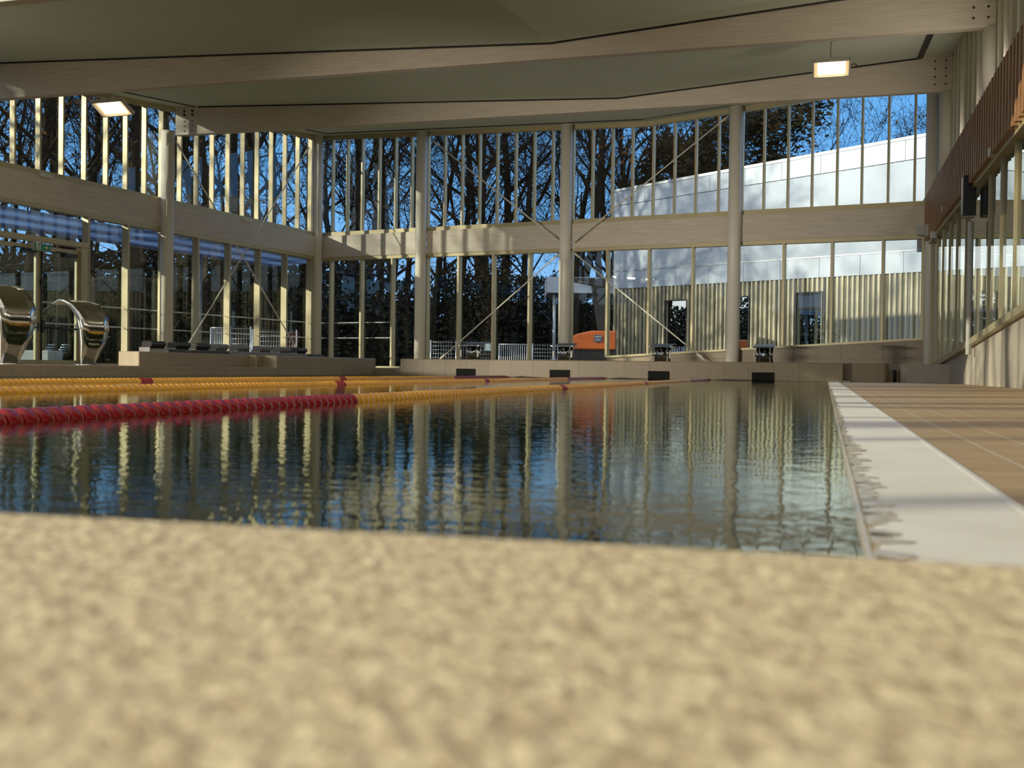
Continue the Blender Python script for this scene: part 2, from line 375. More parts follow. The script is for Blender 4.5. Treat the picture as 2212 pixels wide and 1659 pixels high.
# thin overflow film lapping on the grating
rf = random.Random(3); fm = MB(); y = .9
while y < 14:
    w_ = rf.uniform(.008, .035) * (1.4 if y < 3 else .8); h_ = rf.uniform(.02, .07) + y * .006
    n_ = 12; fm.prism([(GI + .012 + w_ * max(0, math.sin(PI * k / n_)) * rf.uniform(.8, 1.1), y + h_ * (k / n_ - .5)) for k in range(n_ + 1)], .0078, .0092, 'z'); y += h_ * rf.uniform(.5, 1.4)
tag(fm.build('overflow_film', M_edge, POOL, origin=(GI, 0, 0), fix=False), 'thin rippling water film lapping over the inner edge of the white grating', 'water', kind='stuff')

# foreground stone slab
e0 = at_z(-350, 1103 - 18, .088); e1 = at_z(2560, 1215 + 19, .088)
d = (e1 - e0).normalized(); nb = Vector((d.y, -d.x, 0))
m = MB(); A, B = e0, e1
poly = [(A.x, A.y), (B.x, B.y), (B.x + nb.x * 1.1, B.y + nb.y * 1.1), (A.x + nb.x * 1.1, A.y + nb.y * 1.1)]
st = m.prism(poly, -.3, .088, 'z').build('stone_coping', M_stone, WORLD, origin=((A.x + B.x) / 2, (A.y + B.y) / 2, -.3), bevel=.012)
tag(st, 'blurred pale beige rough stone slab filling the foreground', 'stone slab')

# pool end wall (starting platform)
zt = .45
x862 = POOL.hit(864, 790, PE)[0]
m = MB().box(x862, .40, PE, PE + 1.3, -.02, zt)
struct(m.build('wall_pool_end', M_wall, POOL, bevel=.025))
m = MB().box(.40, 1.28, PE + .32, PE + 1.3, -.02, zt); m.cyl((1.28, PE + .47, 0), (1.28, PE + .47, zt), .15, n=24)
struct(m.build('wall_pool_end_right', M_wall, POOL, bevel=.01))
m = MB().box(1.86, PR + .1, PE + .75, PE + 1.3, -.02, zt); m.cyl((1.86, PE + .9, 0), (1.86, PE + .9, zt), .15, n=24); m.box(1.2, 2.0, PE + 1.29, PE + 1.33, 0, zt)
struct(m.build('wall_far_right_niche', M_rwall, POOL))
t = thing('pipe_valve', 'black and steel pipe fitting in the niche at the far right corner', 'pipe', POOL.w(1.6, PE + .95, 0.006), POOL.a)
MB().cyl((0, 0, 0), (0, 0, .3), .035).build('black_pipe', M_black, parent=t); MB().cyl((.12, 0, 0), (.12, 0, .34), .02).cyl((-.08, 0, .26), (.12, 0, .26), .018).build('steel_pipe', M_steel, parent=t)
tag(MB().box(.34, .56, PE + .05, PE + .30, .0, .03).build('drain_cover', M_steel, POOL, origin=(.45, PE + .15, 0)), 'small steel cover at the far end of the white grating', 'cover')

# left side ledges
ya = POOL.hitx(598, 790, PL_)[0]; yb = POOL.hitx(812, 790, PL_)[0]; y3 = POOL.hitx(300, 780, PL_ - .55)[0]; y5 = POOL.hitx(537, 780, PL_ - .55)[0]
m = MB().box(PL_ - .9, PL_, -6, ya, -.02, .178)
struct(m.build('wall_pool_left_low', M_wallp, POOL, bevel=.012))
m = MB().box(PL_ - .9, PL_, ya, yb, -.02, zt)
struct(m.build('wall_pool_left_high', M_wallp, POOL, bevel=.03))
m = MB().box(PL_ - 1.0, PL_ - .55, y3, y5, .17, zt); m.box(PL_ - 1.0, PL_ - .35, y5, ya, .17, zt)
struct(m.build('wall_pool_left_bench', M_wallp, POOL, bevel=.02))
m = MB().box(yb, yb, 0, 0, 0, 0)
m = MB(); pq = x862
for k in range(2): m.box(PL_ - .3, pq, PE + .35 + .35 * k, PE + .7 + .35 * k, -.02, .07 + .1 * k)
struct(m.build('trim_steps', M_wall, POOL))

# right wall base with sloping top
def zsill(a): return 1.14 - .0575 * (a - 16.76)
AFR = line_isect(FAR, p=PR); AFR = POOL.l(FAR.w(AFR, 0)).y
m = MB().prism([(-9, -.02), (AFR, -.02), (AFR, zsill(AFR)), (-9, zsill(-9))], PR, PR + .3, 'x')
struct(m.build('wall_right', M_rwall, POOL))

# ------------------------------------------------------------------ windows
WN = [0]
def lerp(a, b, t): return a + (b - a) * t
def window(fr, s0, s1, zb, zt_, mulls, mw, md, mt=M_gold, head=.10, sill=.10, gm=M_glass, kids=True, off=0.0):
    WN[0] += 1
    zbf = lambda s: lerp(zb[0], zb[1], (s - s0) / (s1 - s0)); ztf = lambda s: lerp(zt_[0], zt_[1], (s - s0) / (s1 - s0))
    g = MB().quad((s0, off, zb[0]), (s1, off, zb[1]), (s1, off, zt_[1]), (s0, off, zt_[0])).build('window_%d' % WN[0], gm, fr, fix=False)
    struct(g)
    if head:
        MB().prism([(s0, zt_[0] - head), (s1, zt_[1] - head), (s1, zt_[1]), (s0, zt_[0])], off - md - .01, off + .06, 'y').build('window_head', mt, parent=g)
    if sill:
        MB().prism([(s0, zb[0]), (s1, zb[1]), (s1, zb[1] + sill), (s0, zb[0] + sill)], off - md - .02, off + .06, 'y').build('window_sill', mt, parent=g)
    for s in mulls:
        MB().box(s - mw / 2, s + mw / 2, off - md, off + .05, zbf(s), ztf(s)).build('mullion', mt, parent=g, bevel=.004)
    return g

# band beams (timber transoms)
bandF = lambda s: (lerp(4.40, 4.23, s / 22), lerp(5.22, 5.05, s / 22))
bandL = lambda s: (lerp(4.42, 4.56, -s / 15), lerp(5.20, 5.36, -s / 15))
colF = [FAR.hit(px, 520, -.35)[0] for px in (685, 909, 1221, 1586, 2011)]
colL = [LEFT.hit(361, 500, -.35)[0]]
def band(fr, s0, s1, bf, label):
    (a0, b0), (a1, b1) = bf(s0), bf(s1)
    og = (s0, -.12, a0)
    o = MB().prism([(s0, a0), (s1, a1), (s1, b1), (s0, b0)], -.22, -.02, 'y').build('timber_transom', M_wood, fr, origin=og, bevel=.01)
    return tag(o, label, 'timber beam')
fl = ['corner and the second far column', 'second and third far columns', 'third and fourth far columns', 'fourth far column and the brown slatted wall']
for i in range(4):
    band(FAR, colF[i] + .16, colF[i + 1] - .16 if i < 3 else FARX - .05, bandF, 'pale timber transom between the ' + fl[i])
band(LEFT, colL[0] + .16, -.2, bandL, 'pale timber transom on the left glazing between round column and the corner')
band(LEFT, LS0, colL[0] - .16, bandL, 'pale timber transom above the glass door, left edge of the picture')

def px_s(fr, pxs, py): return [fr.hit(px, py, -.06)[0] for px in pxs]
# far upper glazing
up_px = [719, 751, 783, 819.5, 854.6, 889.5, 925, 961, 998.5, 1036, 1074, 1114, 1154, 1194, 1238, 1280, 1323, 1366, 1411, 1457, 1503, 1552, 1603, 1650, 1702, 1754, 1808, 1861.5, 1918.5, 1975.5, 2001]
ups = px_s(FAR, up_px, 400)
edges = [0.0] + colF[1:4] + [FARX]
for i in range(4):
    s0, s1 = edges[i], edges[i + 1]
    brk = [s0] + ([xv] if s0 < xv < s1 else []) + [s1]
    for b0, b1 in zip(brk, brk[1:]):
        t0, t1 = zceilw(FAR.w(b0, 0)), zceilw(FAR.w(b1, 0))
        window(FAR, b0, b1, (bandF(b0)[1], bandF(b1)[1]), (t0, t1), [s for s in ups if b0 <= s < b1], .06, .12, head=.16, sill=.15)
# far lower glazing
lo_px = [716, 782, 849, 923.6, 992, 1067, 1145, 1234, 1313, 1402.5, 1497, 1594, 1693, 1797, 1907, 1993]
los = px_s(FAR, lo_px, 650)
s13 = los[8]; sE = FARX
sr0 = FAR.hit(1320, 773)[1]; sr1 = FAR.hit(1985, 735)[1]
sl = lambda s: .2 if s < s13 - .01 else lerp(sr0, sr1, (s - s13) / (FAR.hit(1985, 735)[0] - s13))
G = []
for i in range(4):
    s0, s1 = edges[i], edges[i + 1]
    brk = [s0] + ([s13] if s0 < s13 < s1 else []) + [s1]
    for b0, b1 in zip(brk, brk[1:]):
        g = window(FAR, b0, b1, (sl(b0), sl(b1 - .05)), (bandF(b0)[0], bandF(b1)[0]), [s for s in los if b0 <= s < b1], .075, .18, head=.12, sill=.06)
        G.append((g, b0, b1))
m = MB().prism([(s13, .1), (FARX, .1), (FARX, sl(FARX)), (s13, sl(s13))], -.12, .1, 'y')
struct(m.build('wall_far_plinth', M_wall, FAR))
# left glazing
ul_px = [-30, 2, 29, 84, 134, 183, 229.5, 272, 312.5, 349, 389, 425, 459, 493, 525, 556, 586.6, 616, 644, 671]
uls = []
for px in ul_px: uls.append(LEFT.hit(px, 380 if px > 200 else 330, -.06)[0])
uls = [LEFT.hit(-25, 330, -.06)[0]] + uls[2:]
ll_px = [184, 270, 348, 421, 490, 555, 613, 667]
lls = px_s(LEFT, ll_px, 640)
LE = [LS0, colL[0], 0]
for b0, b1 in zip(LE, LE[1:]):
    t0, t1 = zceilw(LEFT.w(b0, 0)), zceilw(LEFT.w(b1, 0))
    window(LEFT, b0, b1, (bandL(b0)[1], bandL(b1)[1]), (t0, t1), [s for s in uls if b0 <= s < b1], .06, .13, head=.16, sill=.15)
DOORZ = 3.43
sd = lls[0]
g1 = window(LEFT, sd, colL[0], (.18, .18), (bandL(sd)[0], bandL(colL[0])[0]), lls[:3], .075, .2, head=.12, sill=.05)
g2 = window(LEFT, colL[0], 0, (.18, .18), (bandL(colL[0])[0], bandL(0)[0]), lls[3:], .075, .2, head=.12, sill=.05)
g3 = window(LEFT, LS0, sd, (DOORZ + .1, DOORZ + .1), (bandL(LS0)[0], bandL(sd)[0]), [], .07, .2, head=.1, sill=.14)
def dots(g, fr, s0, s1, zs, mulls):
    for z in zs:
        m = MB(); s = s0 + .06
        while s < s1 - .05:
            if all(abs(s - q) > .07 for q in mulls): m.prism([(s + .024 * math.cos(k * PI / 3), z + .024 * math.sin(k * PI / 3)) for k in range(6)], -.012, -.006, 'y')
            s += .068
        m.build('dot_row', M_dot, parent=g)
dots(g1, LEFT, sd, colL[0], (1.32, 1.90), lls); dots(g2, LEFT, colL[0], 0, (1.32, 1.90), lls)
dots(G[0][0], FAR, 0, los[2], (1.32, 1.90), los)
# double door in the left glazing
def door(n, s0, s1, closer, bar):
    d = MB().box(s0 + .08, s1 - .08, -.06, -.055, .30, DOORZ - .12).build('door_%d' % n, M_glassb, LEFT); struct(d)
    f = MB()
    f.box(s0, s0 + .085, -.10, -.02, .18, DOORZ); f.box(s1 - .085, s1, -.10, -.02, .18, DOORZ); f.box(s0 + .085, s1 - .085, -.10, -.02, DOORZ - .12, DOORZ); f.box(s0 + .085, s1 - .085, -.10, -.02, .18, .30)
    f.build('door_frame', M_gold, parent=d)
    b = MB(); b.tube([(s0 + .12, -.1, 1.2), (s0 + .12, -.2, 1.2), (s1 - .1, -.2, 1.18), (s1 - .1, -.1, 1.18)], .028); b.box(s1 - .13, s1 - .06, -.2, -.1, 1.1, 1.32); b.box(s0 + .05, s0 + .13, -.2, -.1, 1.05, 1.4)
    b.build('push_bar', M_black, parent=d)
    MB().cyl((s0 + .06, -.13, .3), (s0 + .06, -.13, DOORZ - .05), .022).box(s0 + .02, s0 + .1, -.17, -.1, 2.35, 2.52).build('bolt_rod', M_black, parent=d)
    if closer: MB().box(s1 - .52, s1 - .12, -.18, -.1, DOORZ - .22, DOORZ - .12).box(s1 - .85, s1 - .5, -.16, -.12, DOORZ - .13, DOORZ - .1).build('door_closer', M_black, parent=d)
    for zz in (1.32, 1.90):
        m = MB(); s = s0 + .13
        while s < s1 - .12:
            m.prism([(s + .024 * math.cos(k * PI / 3), zz + .024 * math.sin(k * PI / 3)) for k in range(6)], -.072, -.068, 'y'); s += .068
        m.build('dot_row', M_dot, parent=d)
sc = LEFT.hit(81, 650, -.06)[0]; se = LEFT.hit(168, 650, -.06)[0]
door(1, sc + .01, se, True, True); door(2, sc - (se - sc), sc - .01, True, True)
struct(MB().box(se, sd, -.2, .03, .18, DOORZ + .1).build('trim_30', M_gold, LEFT))
# exit sign
sx = LEFT.hit(91, 535, -.25)
t = thing('exit_sign', 'small green and white exit sign above the glass double door', 'sign', LEFT.w(sx[0], -.25, sx[1] - .09), LEFT.a)
MB().box(-.28, .28, -.015, .2, 0, .2).build('sign_body', M_white, parent=t)
s = MB().box(-.27, .27, -.022, -.016, .01, .19).build('sign_face', M_sign, parent=t)
MB().box(-.22, -.06, -.026, -.023, .03, .17).build('white_panel', M_white, parent=t); m = MB()
m.prism([(.06, .08), (.12, .08), (.12, .05), (.2, .1), (.12, .15), (.12, .12), (.06, .12)], -.026, -.023, 'y'); m.build('arrow_mark', M_white, parent=t)
m = MB(); m.cyl((-.13, -.03, .145), (-.13, -.026, .145), .016); m.prism([(-.17, .05), (-.14, .09), (-.15, .13), (-.11, .13), (-.12, .09), (-.09, .05), (-.11, .05), (-.135, .08), (-.155, .05)], -.03, -.027, 'y'); m.build('running_figure', M_sign, parent=t)

# near left glazing and back wall, outside the frame but part of the hall
sN = [1.4 * k for k in range(1, int(NLEN / 1.4) + 1)]
sT = line_isect(NEARL, a=AN)
window(NEARL, 0, NLEN, (.18, .18), (4.6, 4.6), sN, .075, .2, head=0, sill=0)
window(NEARL, 0, sT, (4.6, 4.6), (HZ, HZ), [1.4 * k for k in range(1, int(sT / 1.4) + 1)], .06, .13, head=0, sill=0)
window(NEARL, sT, NLEN, (4.6, 4.6), (zceilw(NEARL.w(sT, 0)), zceilw(NEARL.w(NLEN, 0))), [sT + .7 * k for k in range(1, int((NLEN - sT) / .7) + 1)], .06, .13)
BK0 = LN0; BK1 = POOL.w(PR, 0); BK1 = POOL.w(3.1, -11.4)
BACK = Frame(BK1.x, BK1.y, math.atan2(BK0.y - BK1.y, BK0.x - BK1.x)); BL = (BK1 - BK0).length
window(BACK, 0, BL, (.9, .9), (3.6, 3.6), [1.5 * k for k in range(1, 9)], .3, .2)
window(BACK, 0, BL, (4.6, 4.6), (9.5, 9.5), [.75 * k for k in range(1, 17)], .3, .12)
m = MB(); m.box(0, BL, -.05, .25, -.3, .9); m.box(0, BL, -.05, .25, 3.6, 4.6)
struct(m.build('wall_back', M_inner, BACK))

# ------------------------------------------------------------------ right wall upper part
RG = PR + .05
mul_a = [10 + 1.42 * k for k in range(0, 16)]
mul_a = []
for px in (2010, 2022, 2034, 2048, 2063.5, 2083, 2132, 2158, 2187): mul_a.append(POOL.hitx(px, 620, RG - .05)[0])
mul_a += [mul_a[-1] - 1.42 * k for k in range(1, 16)]
RW = Frame(POOL.w(RG, 0).x, POOL.w(RG, 0).y, POOL.a - PI / 2)    # local x = -a, outward = +p ... y<0 inside
ZS = 4.02
WN[0] += 1
gR = MB().quad((RG, -9, zsill(-9)), (RG, AFR, zsill(AFR)), (RG, AFR, ZS), (RG, -9, ZS)).build('window_%d' % WN[0], M_glass, POOL, fix=False); struct(gR)
for a in mul_a:
    MB().box(RG - .05, RG + .0, a - .025, a + .025, zsill(a), ZS).build('mullion', M_gold, parent=gR)
MB().prism([(-9, zsill(-9) - .01), (AFR, zsill(AFR) - .01), (AFR, zsill(AFR) + .11), (-9, zsill(-9) + .11)], RG - .16, RG + .05, 'x').build('window_sill', M_gold, parent=gR)
MB().box(RG - .12, RG + .05, -9, AFR, ZS - .12, ZS).build('window_head', M_gold, parent=gR)
# slatted cladding
PC = 2.64; ACL = POOL.hitx(1982, 470, PC)[0]
zc0, zc1 = 4.0, 5.26
m = MB(); m.box(PC + .10, PR + .35, 6, ACL + .05, zc0, zc1); m.box(PC + .02, PR + .3, 7.8, ACL, zc1 + .021, zc1 + .04)  # second box: top board added to keep fill light off the slat sides
struct(m.build('wall_right_backing', mat('dark_brown_board', (.05, .028, .016), .7), POOL))
m = MB(); a = 8.0
while a < ACL:
    m.box(PC, PC + .10, a, a + .12, zc0 - .02, zc1 + .02); a += .31
m.box(PC, PR + .2, ACL, ACL + .05, zc0 - .02, zc1 + .02)
struct(m.build('wall_right_slats', M_slat, POOL))
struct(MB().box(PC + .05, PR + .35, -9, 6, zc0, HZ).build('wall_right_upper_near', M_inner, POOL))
# clerestory wall above the slats
PQ = 3.12
m = MB(); a = 8.0; WN[0] += 1
m.box(PQ, PQ + .12, 6, AFR + .3, zc1, 11); cw = struct(m.build('wall_right_clerestory', M_blind, POOL))
k = 0; a = 10.0
while a < AFR:
    MB().box(PQ - .16, PQ, a, a + .07, zc1, zceil(PQ, a) if a > AN else HZ).build('fin', M_cream, parent=cw); a += .72
# dark room behind the right glass
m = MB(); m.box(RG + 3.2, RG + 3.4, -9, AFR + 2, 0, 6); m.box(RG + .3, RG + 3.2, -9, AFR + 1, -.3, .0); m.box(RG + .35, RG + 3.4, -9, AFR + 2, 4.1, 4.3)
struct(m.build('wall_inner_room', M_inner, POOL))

# ------------------------------------------------------------------ columns
def column(label, base, r, ztop, plates=(), ang=0, zb=.18):
    t = thing('round_column', label, 'column', (base.x, base.y, zb), ang, None)
    MB().cyl((0, 0, 0), (0, 0, ztop - zb), r, n=28).build('shaft', M_cream, parent=t)
    for sx_, sy_, z0, z1 in plates:
        p = MB().box(sx_ - .055, sx_ + .055, sy_ - .012, sy_ + .012, z0 - .18, z1 - .18).build('connection_plate', M_cream, parent=t)
        me = MB().cyl((0, -.012, 0), (0, .004, 0), .017, n=8).mesh('bolt', M_black)
        for k in range(6): part('bolt', me, p, (sx_, sy_ - .014, z0 - .18 + (k + .6) * (z1 - z0) / 6.2))
    return t
CR = .2
labs = ['round cream column at the far left corner where two glass walls meet', 'second round cream column of the far glazing from the corner, with slanted top plate',
        'tall round cream column carrying brace rods on both sides, behind starting block 2', 'round cream column in front of the sunlit ribbed building, between starting blocks 3 and 4',
        'slim round column at the far right end of the glazing, beside the slatted wall']
for i, s in enumerate(colF):
    b = FAR.w(s, -.35); z0, z1 = bandF(s); ztp = zceilw(b)
    if i == 2 or i == 3: ztp = min(ztp, zceilw(b))
    pls = [(.24, .16, z0 - .03, z1 - .05)] + ([(-.24, .16, z0 - .03, z1 - .05)] if i in (0, 2) else [])
    if i == 4: pls = []
    column(labs[i], b, CR if i < 4 else .16, ztp, pls, FAR.a)
b = LEFT.w(colL[0], -.35); z0, z1 = bandL(colL[0])
column('round cream column on the left carrying the farthest roof beam', b, CR, zbeam(29.6), [(-.25, .17, z0 - .05, z1)], LEFT.a)
for a0, l in ((29.6, 'round column behind the slatted wall under the right end of the farthest beam'), (22.0, 'round column at top right under the end of the second roof beam')):
    column(l, POOL.w(2.93, a0), .17, zbeam(a0), (), 0, 5.30)

# brace rods
def rod(fr, a, b, label, yo=-.5):
    A = fr.hit(a[0], a[1], yo); B = fr.hit(b[0], b[1], yo)
    P0 = fr.w(A[0], yo, A[1]); P1 = fr.w(B[0], yo, B[1])
    o = MB().cyl(P0 - P0, P1 - P0, .022, n=10); dd = (P1 - P0).normalized(); o.cyl(dd * .1, dd * .35, .035, n=10); o.cyl((P1 - P0) - dd * .4, (P1 - P0) - dd * .1, .035, n=10)
    o = o.build('brace_rod', M_cream); o.location = P0; tag(o, label, 'brace rod')
rod(FAR, (934, 303), (1211, 525), 'thin brace rod slanting down right across the upper far glazing, between second and third columns')
rod(FAR, (1209, 547), (948, 778), 'thin brace rod slanting down left from the third column, behind starting block 1')
rod(FAR, (1235, 525), (1574, 250), 'thin brace rod rising right from the third column past the silver roof edge')
rod(FAR, (1236, 543), (1527, 782), 'thin brace rod slanting down right across the ribbed building, behind starting block 3')
rod(LEFT, (380, 305), (646, 762), 'thin brace rod on the left glazing falling toward the corner column')
rod(LEFT, (668, 318), (398, 758), 'thin brace rod on the left glazing rising toward the corner column')

# ------------------------------------------------------------------ lane ropes
prof = [(.0, 0), (.028, 0), (.044, .003), (.053, .010), (.0565, .026), (.0565, .048), (.051, .060), (.040, .067), (.026, .069), (0, .069)]
M_litrim_r = mat('red_float_lit_rim', (.62, .10, .05), .3); M_litrim_y = mat('yellow_float_lit_rim', (.95, .55, .10), .3)  # lighter rim colours paint the lit, translucent groove edges
def float_mesh(ma, mb):
    q = MB().lathe(prof, (0, 0, 0), (0, 1, 0), 20); q.mi = [1 if 5 <= i // 20 <= 7 else 0 for i in range(len(q.f))]; return q.mesh('float', [ma, mb])
fm_r = float_mesh(M_float_r, M_litrim_r); fm_y = float_mesh(M_float_y, M_litrim_y)
STEP = .0775
def colour(a):
    if a < 5.73 or a > 21.75: return 0
    for c in (10.87, 16.2):
        if abs(a - c) < .13: return 0
    return 1
rl = {0: 'far yellow lane rope between starting blocks 1 and 2', 1: 'middle yellow lane rope ending between starting blocks 2 and 3', 2: 'nearest lane rope, red at the left then yellow, ending between starting blocks 3 and 4'}
for i, (p, a0) in enumerate(((-7.75, 8.1), (-5.23, 5.5), (-2.67, 2.7))):
    t = thing('lane_rope', rl[i], 'lane rope', POOL.w(p, .9, 0.0), POOL.a, 'floating lane ropes')
    MB().cyl((0, 0, -.010), (0, PE - .96, -.010), .012, n=8).build('cable', M_grey, parent=t)
    rest = MB(); nvis = 0; k = 0
    lo = [(r, tt) for r, tt in prof]
    while True:
        a = 1.4 + k * STEP; k += 1
        if a > PE - .75: break
        if a >= a0 and nvis < 100:
            part('float', fm_y if colour(a) else fm_r, t, (0, a - .9, -.010), (0, random.random() * 6, 0)); nvis += 1
        else:
            rest.cur = colour(a); rest.lathe(prof, (0, a - .9, -.010), (0, 1, 0), 14)
    tag(rest.build('float', [M_float_r, M_float_y], parent=t, fix=False), kind='stuff')
    MB().cyl((0, PE - .9 - .72, -.006), (0, PE - .95, .0), .05, .012).build('end_tensioner', M_float_r, parent=t)

# ------------------------------------------------------------------ starting blocks and wall plates
def text_mesh(s, size, mt, name, depth=.002):
    cu = bpy.data.curves.new(name, 'FONT'); cu.body = s; cu.size = size; cu.align_x = 'CENTER'; cu.align_y = 'CENTER'; cu.extrude = depth
    ob = bpy.data.objects.new(name, cu); C.objects.link(ob); dg = bpy.context.evaluated_depsgraph_get()
    me = bpy.data.meshes.new_from_object(ob.evaluated_get(dg)); bpy.data.objects.remove(ob); bpy.data.curves.remove(cu)
    me.name = name; me.materials.clear(); me.materials.append(mt); return me
for i in range(4):
    p = -9.01 + 2.52 * i
    t = thing('starting_block', 'black topped stainless starting block number %d on the tiled end wall' % (i + 1), 'starting block', POOL.w(p, PE + .48, zt), POOL.a, 'starting blocks')
    if i == 0: t['label'] = 'black topped stainless starting block number 1, leftmost on the tiled end wall'
    MB().prism([(-.30, .345), (.38, .42), (.38, .455), (-.30, .375)], -.25, .25, 'x').build('platform', M_black, parent=t, bevel=.006)
    MB().box(-.285, -.25, -.3, .3, .35, .372).box(.25, .285, -.3, .36, .35, .372).build('side_rail', M_steel, parent=t)
    MB().cyl((0, 0, .0), (0, 0, .35), .125, n=32).build('pedestal', M_steel, parent=t)
    for sx_ in (-1, 1): MB().cyl((sx_ * .17, .12, 0), (sx_ * .17, .12, .38), .035, n=16).build('support_post', M_steel, parent=t)
    for sx_ in (-1, 1):
        MB().box(sx_ * .235 - .02, sx_ * .235 + .02, -.24, -.2, .07, .24).build('hand_grip', M_lgrey, parent=t)
    MB().cyl((-.23, -.2, .155), (.23, -.2, .155), .017).build('grip_bar', M_black, parent=t)
    part('number', text_mesh(str(i + 1), .19, M_black, 'number'), t, (0, -.132, .235), (PI / 2, 0, 0))
    o = MB().box(p - .26, p + .26, PE - .035, PE - .002, -.16, .205).build('touch_pad', mat('turning_plate_%d' % i, (.012, .014, .013), .9, spec=.1), POOL, origin=(p, PE - .02, -.16))
    tag(o, 'black turning plate on the pool wall below starting block %d' % (i + 1), 'wall plate', 'turning plates')

# ------------------------------------------------------------------ water cannons (swan necks) on left low ledge
def swan(px, label, sc_=1.0):
    r = ray(px, 786); a = POOL.hitx(px, 786, PL_ - .42)[0]; base = POOL.w(PL_ - .42, a, .178)
    ang = -.46
    t = thing('water_cannon', label, 'water fountain', base, ang, 'swan neck fountains')
    k = sc_
    pts = [(-.10, 0), (-.05, .2), (.02, .42), (.05, .62), (.02, .78), (-.06, .92), (-.18, 1.03), (-.34, 1.10), (-.50, 1.11), (-.63, 1.05)]
    th = [.02, .08, .12, .13, .12, .10, .08, .06, .04, .015]
    w = [.14, .19, .25, .29, .31, .32, .32, .32, .31, .30]
    L, R = [], []
    for j, (x, z) in enumerate(pts):
        x0, z0 = pts[max(j - 1, 0)]; x1, z1 = pts[min(j + 1, len(pts) - 1)]; d_ = Vector((x1 - x0, z1 - z0)).normalized(); n_ = Vector((-d_.y, d_.x))
        L.append((x + n_.x * th[j] / 2, z + n_.y * th[j] / 2)); R.append((x - n_.x * th[j] / 2, z - n_.y * th[j] / 2))
    m = MB(); n = len(pts)
    vs = []
    for j in range(n):
        for (q, sgn) in ((L[j], -1), (L[j], 1), (R[j], 1), (R[j], -1)): vs.append((q[0] * k, sgn * w[j] * k, q[1] * k))
    fs = []
    for j in range(n - 1):
        for c_ in range(4):
            fs.append((j * 4 + c_, j * 4 + (c_ + 1) % 4, (j + 1) * 4 + (c_ + 1) % 4, (j + 1) * 4 + c_))
    m.add(vs, fs, True); m.add(vs[:4], [(0, 1, 2, 3)]); m.add(vs[-4:], [(0, 1, 2, 3)])
    o = m.build('curved_neck', M_steel, parent=t)
    md = o.modifiers.new('sub', 'SUBSURF'); md.levels = 2; md.render_levels = 2
    for e in o.data.edges: pass
    cr = o.data.attributes.new('crease_edge', 'FLOAT', 'EDGE')
    for e in o.data.edges:
        v0, v1 = o.data.vertices[e.vertices[0]].co, o.data.vertices[e.vertices[1]].co
        if abs(abs((v0 - v1).y) - abs(v0.y) * 2) > 1e-4: cr.data[e.index].value = .9
    MB().cyl((-.1, 0, 0), (-.1, 0, .02), .22 * k, n=28).build('base_plate', M_steel, parent=t)
swan(198, 'curved stainless swan neck water spout in front of the right glass door leaf')
swan(30, 'curved stainless swan neck water spout cut off by the left picture edge', 1.12)

# ------------------------------------------------------------------ loungers behind the left ledge
P_L = PL_ - 1.9
lx = [346, 400, 443, 484, 530, 577, 620, 656]
ly = ['leftmost of the row', 'second from the left', 'third from the left', 'fourth from the left', 'fourth from the right', 'third from the right', 'second from the right', 'rightmost, nearest the corner column']
for i, px in enumerate(lx):
    a = POOL.hitx(px, 760, P_L)[0]
    dk = i in (0, 1, 2, 7)
    t = thing('pool_lounger', ('dark brown' if dk else 'grey') + ' low pool lounger behind the raised ledge, ' + ly[i], 'lounger', POOL.w(P_L, a, .18), POOL.a, 'row of low loungers')
    mt = mat('lounger_shell_%d' % i, (.035, .03, .026) if dk else (.22, .215, .21), .55)
    y0 = -.32
    MB().prism([(-.22, 0), (.30, 0), (.42, .28), (.42, .36), (-.26, .38), (-.30, .1)], y0, .36, 'y').build('seat_shell', mt, parent=t, bevel=.03)
    MB().prism([(-.30, .30), (-.12, .30), (.02, .46), (-.02, .53), (-.26, .53)], y0 + .02, .24, 'y').build('backrest', mt, parent=t, bevel=.035)
    MB().box(-.28, -.02, y0 - .02, y0 - .002, .05, .39).build('side_panel', M_lgrey, parent=t)

# ------------------------------------------------------------------ floodlights
def flood(px, py, label, ang, z_off, dist_guess, size=1.0, tilt=0):
    P = at_d(px, py, dist_guess); zc = zceilw(P)
    t = thing('flood_light', label, 'ceiling light', P, ang, 'hanging flood lights')
    h = MB(); w_, d_, hh = .42 * size, .24 * size, .07
    h.box(-w_, w_, -d_, d_, .0, hh); h.box(-w_, -w_ + .03, -d_, d_, -.045, 0); h.box(w_ - .03, w_, -d_, d_, -.045, 0); h.box(-w_, w_, -d_, -d_ + .03, -.045, 0); h.box(-w_, w_, d_ - .03, d_, -.045, 0)
    ho = h.build('housing', M_lgrey, parent=t); ho.rotation_euler = (tilt, 0, 0)
    l_ = MB().box(-w_ * .72, w_ * .72, -d_ * .7, d_ * .7, -.012, -.004).build('lamp_panel', M_lamp, parent=t); l_.rotation_euler = (tilt, 0, 0)
    r_ = MB().box(-w_ * .9, w_ * .9, -d_ * .9, d_ * .9, -.004, -.001).build('reflector', M_refl, parent=t); r_.rotation_euler = (tilt, 0, 0)
    b = MB(); b.cyl((0, 0, hh * .6), (0, 0, zc - P.z + .02), .035); b.box(-.10, .10, -.05, .05, hh * .8, hh + .10); b.build('hanger', M_lgrey, parent=t)
    MB().cyl((0, 0, zc - P.z - .02), (0, 0, zc - P.z + .03), .10, n=20).build('ceiling_rose', M_grey, parent=t)
    MB().tube([(w_ + .0, 0, .05), (w_ + .1, 0, .06), (w_ + .13, 0, .02), (w_ + .11, 0, -.04)], .012).build('cable', M_black, parent=t)
flood(243, 233, 'glowing square flood light hanging in front of the upper left windows', LEFT.a - PI / 2 + .1, .3, 27.5, 1.15, -.5)
flood(1796, 147, 'glowing square flood light hanging from the ceiling at top right between two beams', POOL.a, .3, 24.0, .98, -.62)

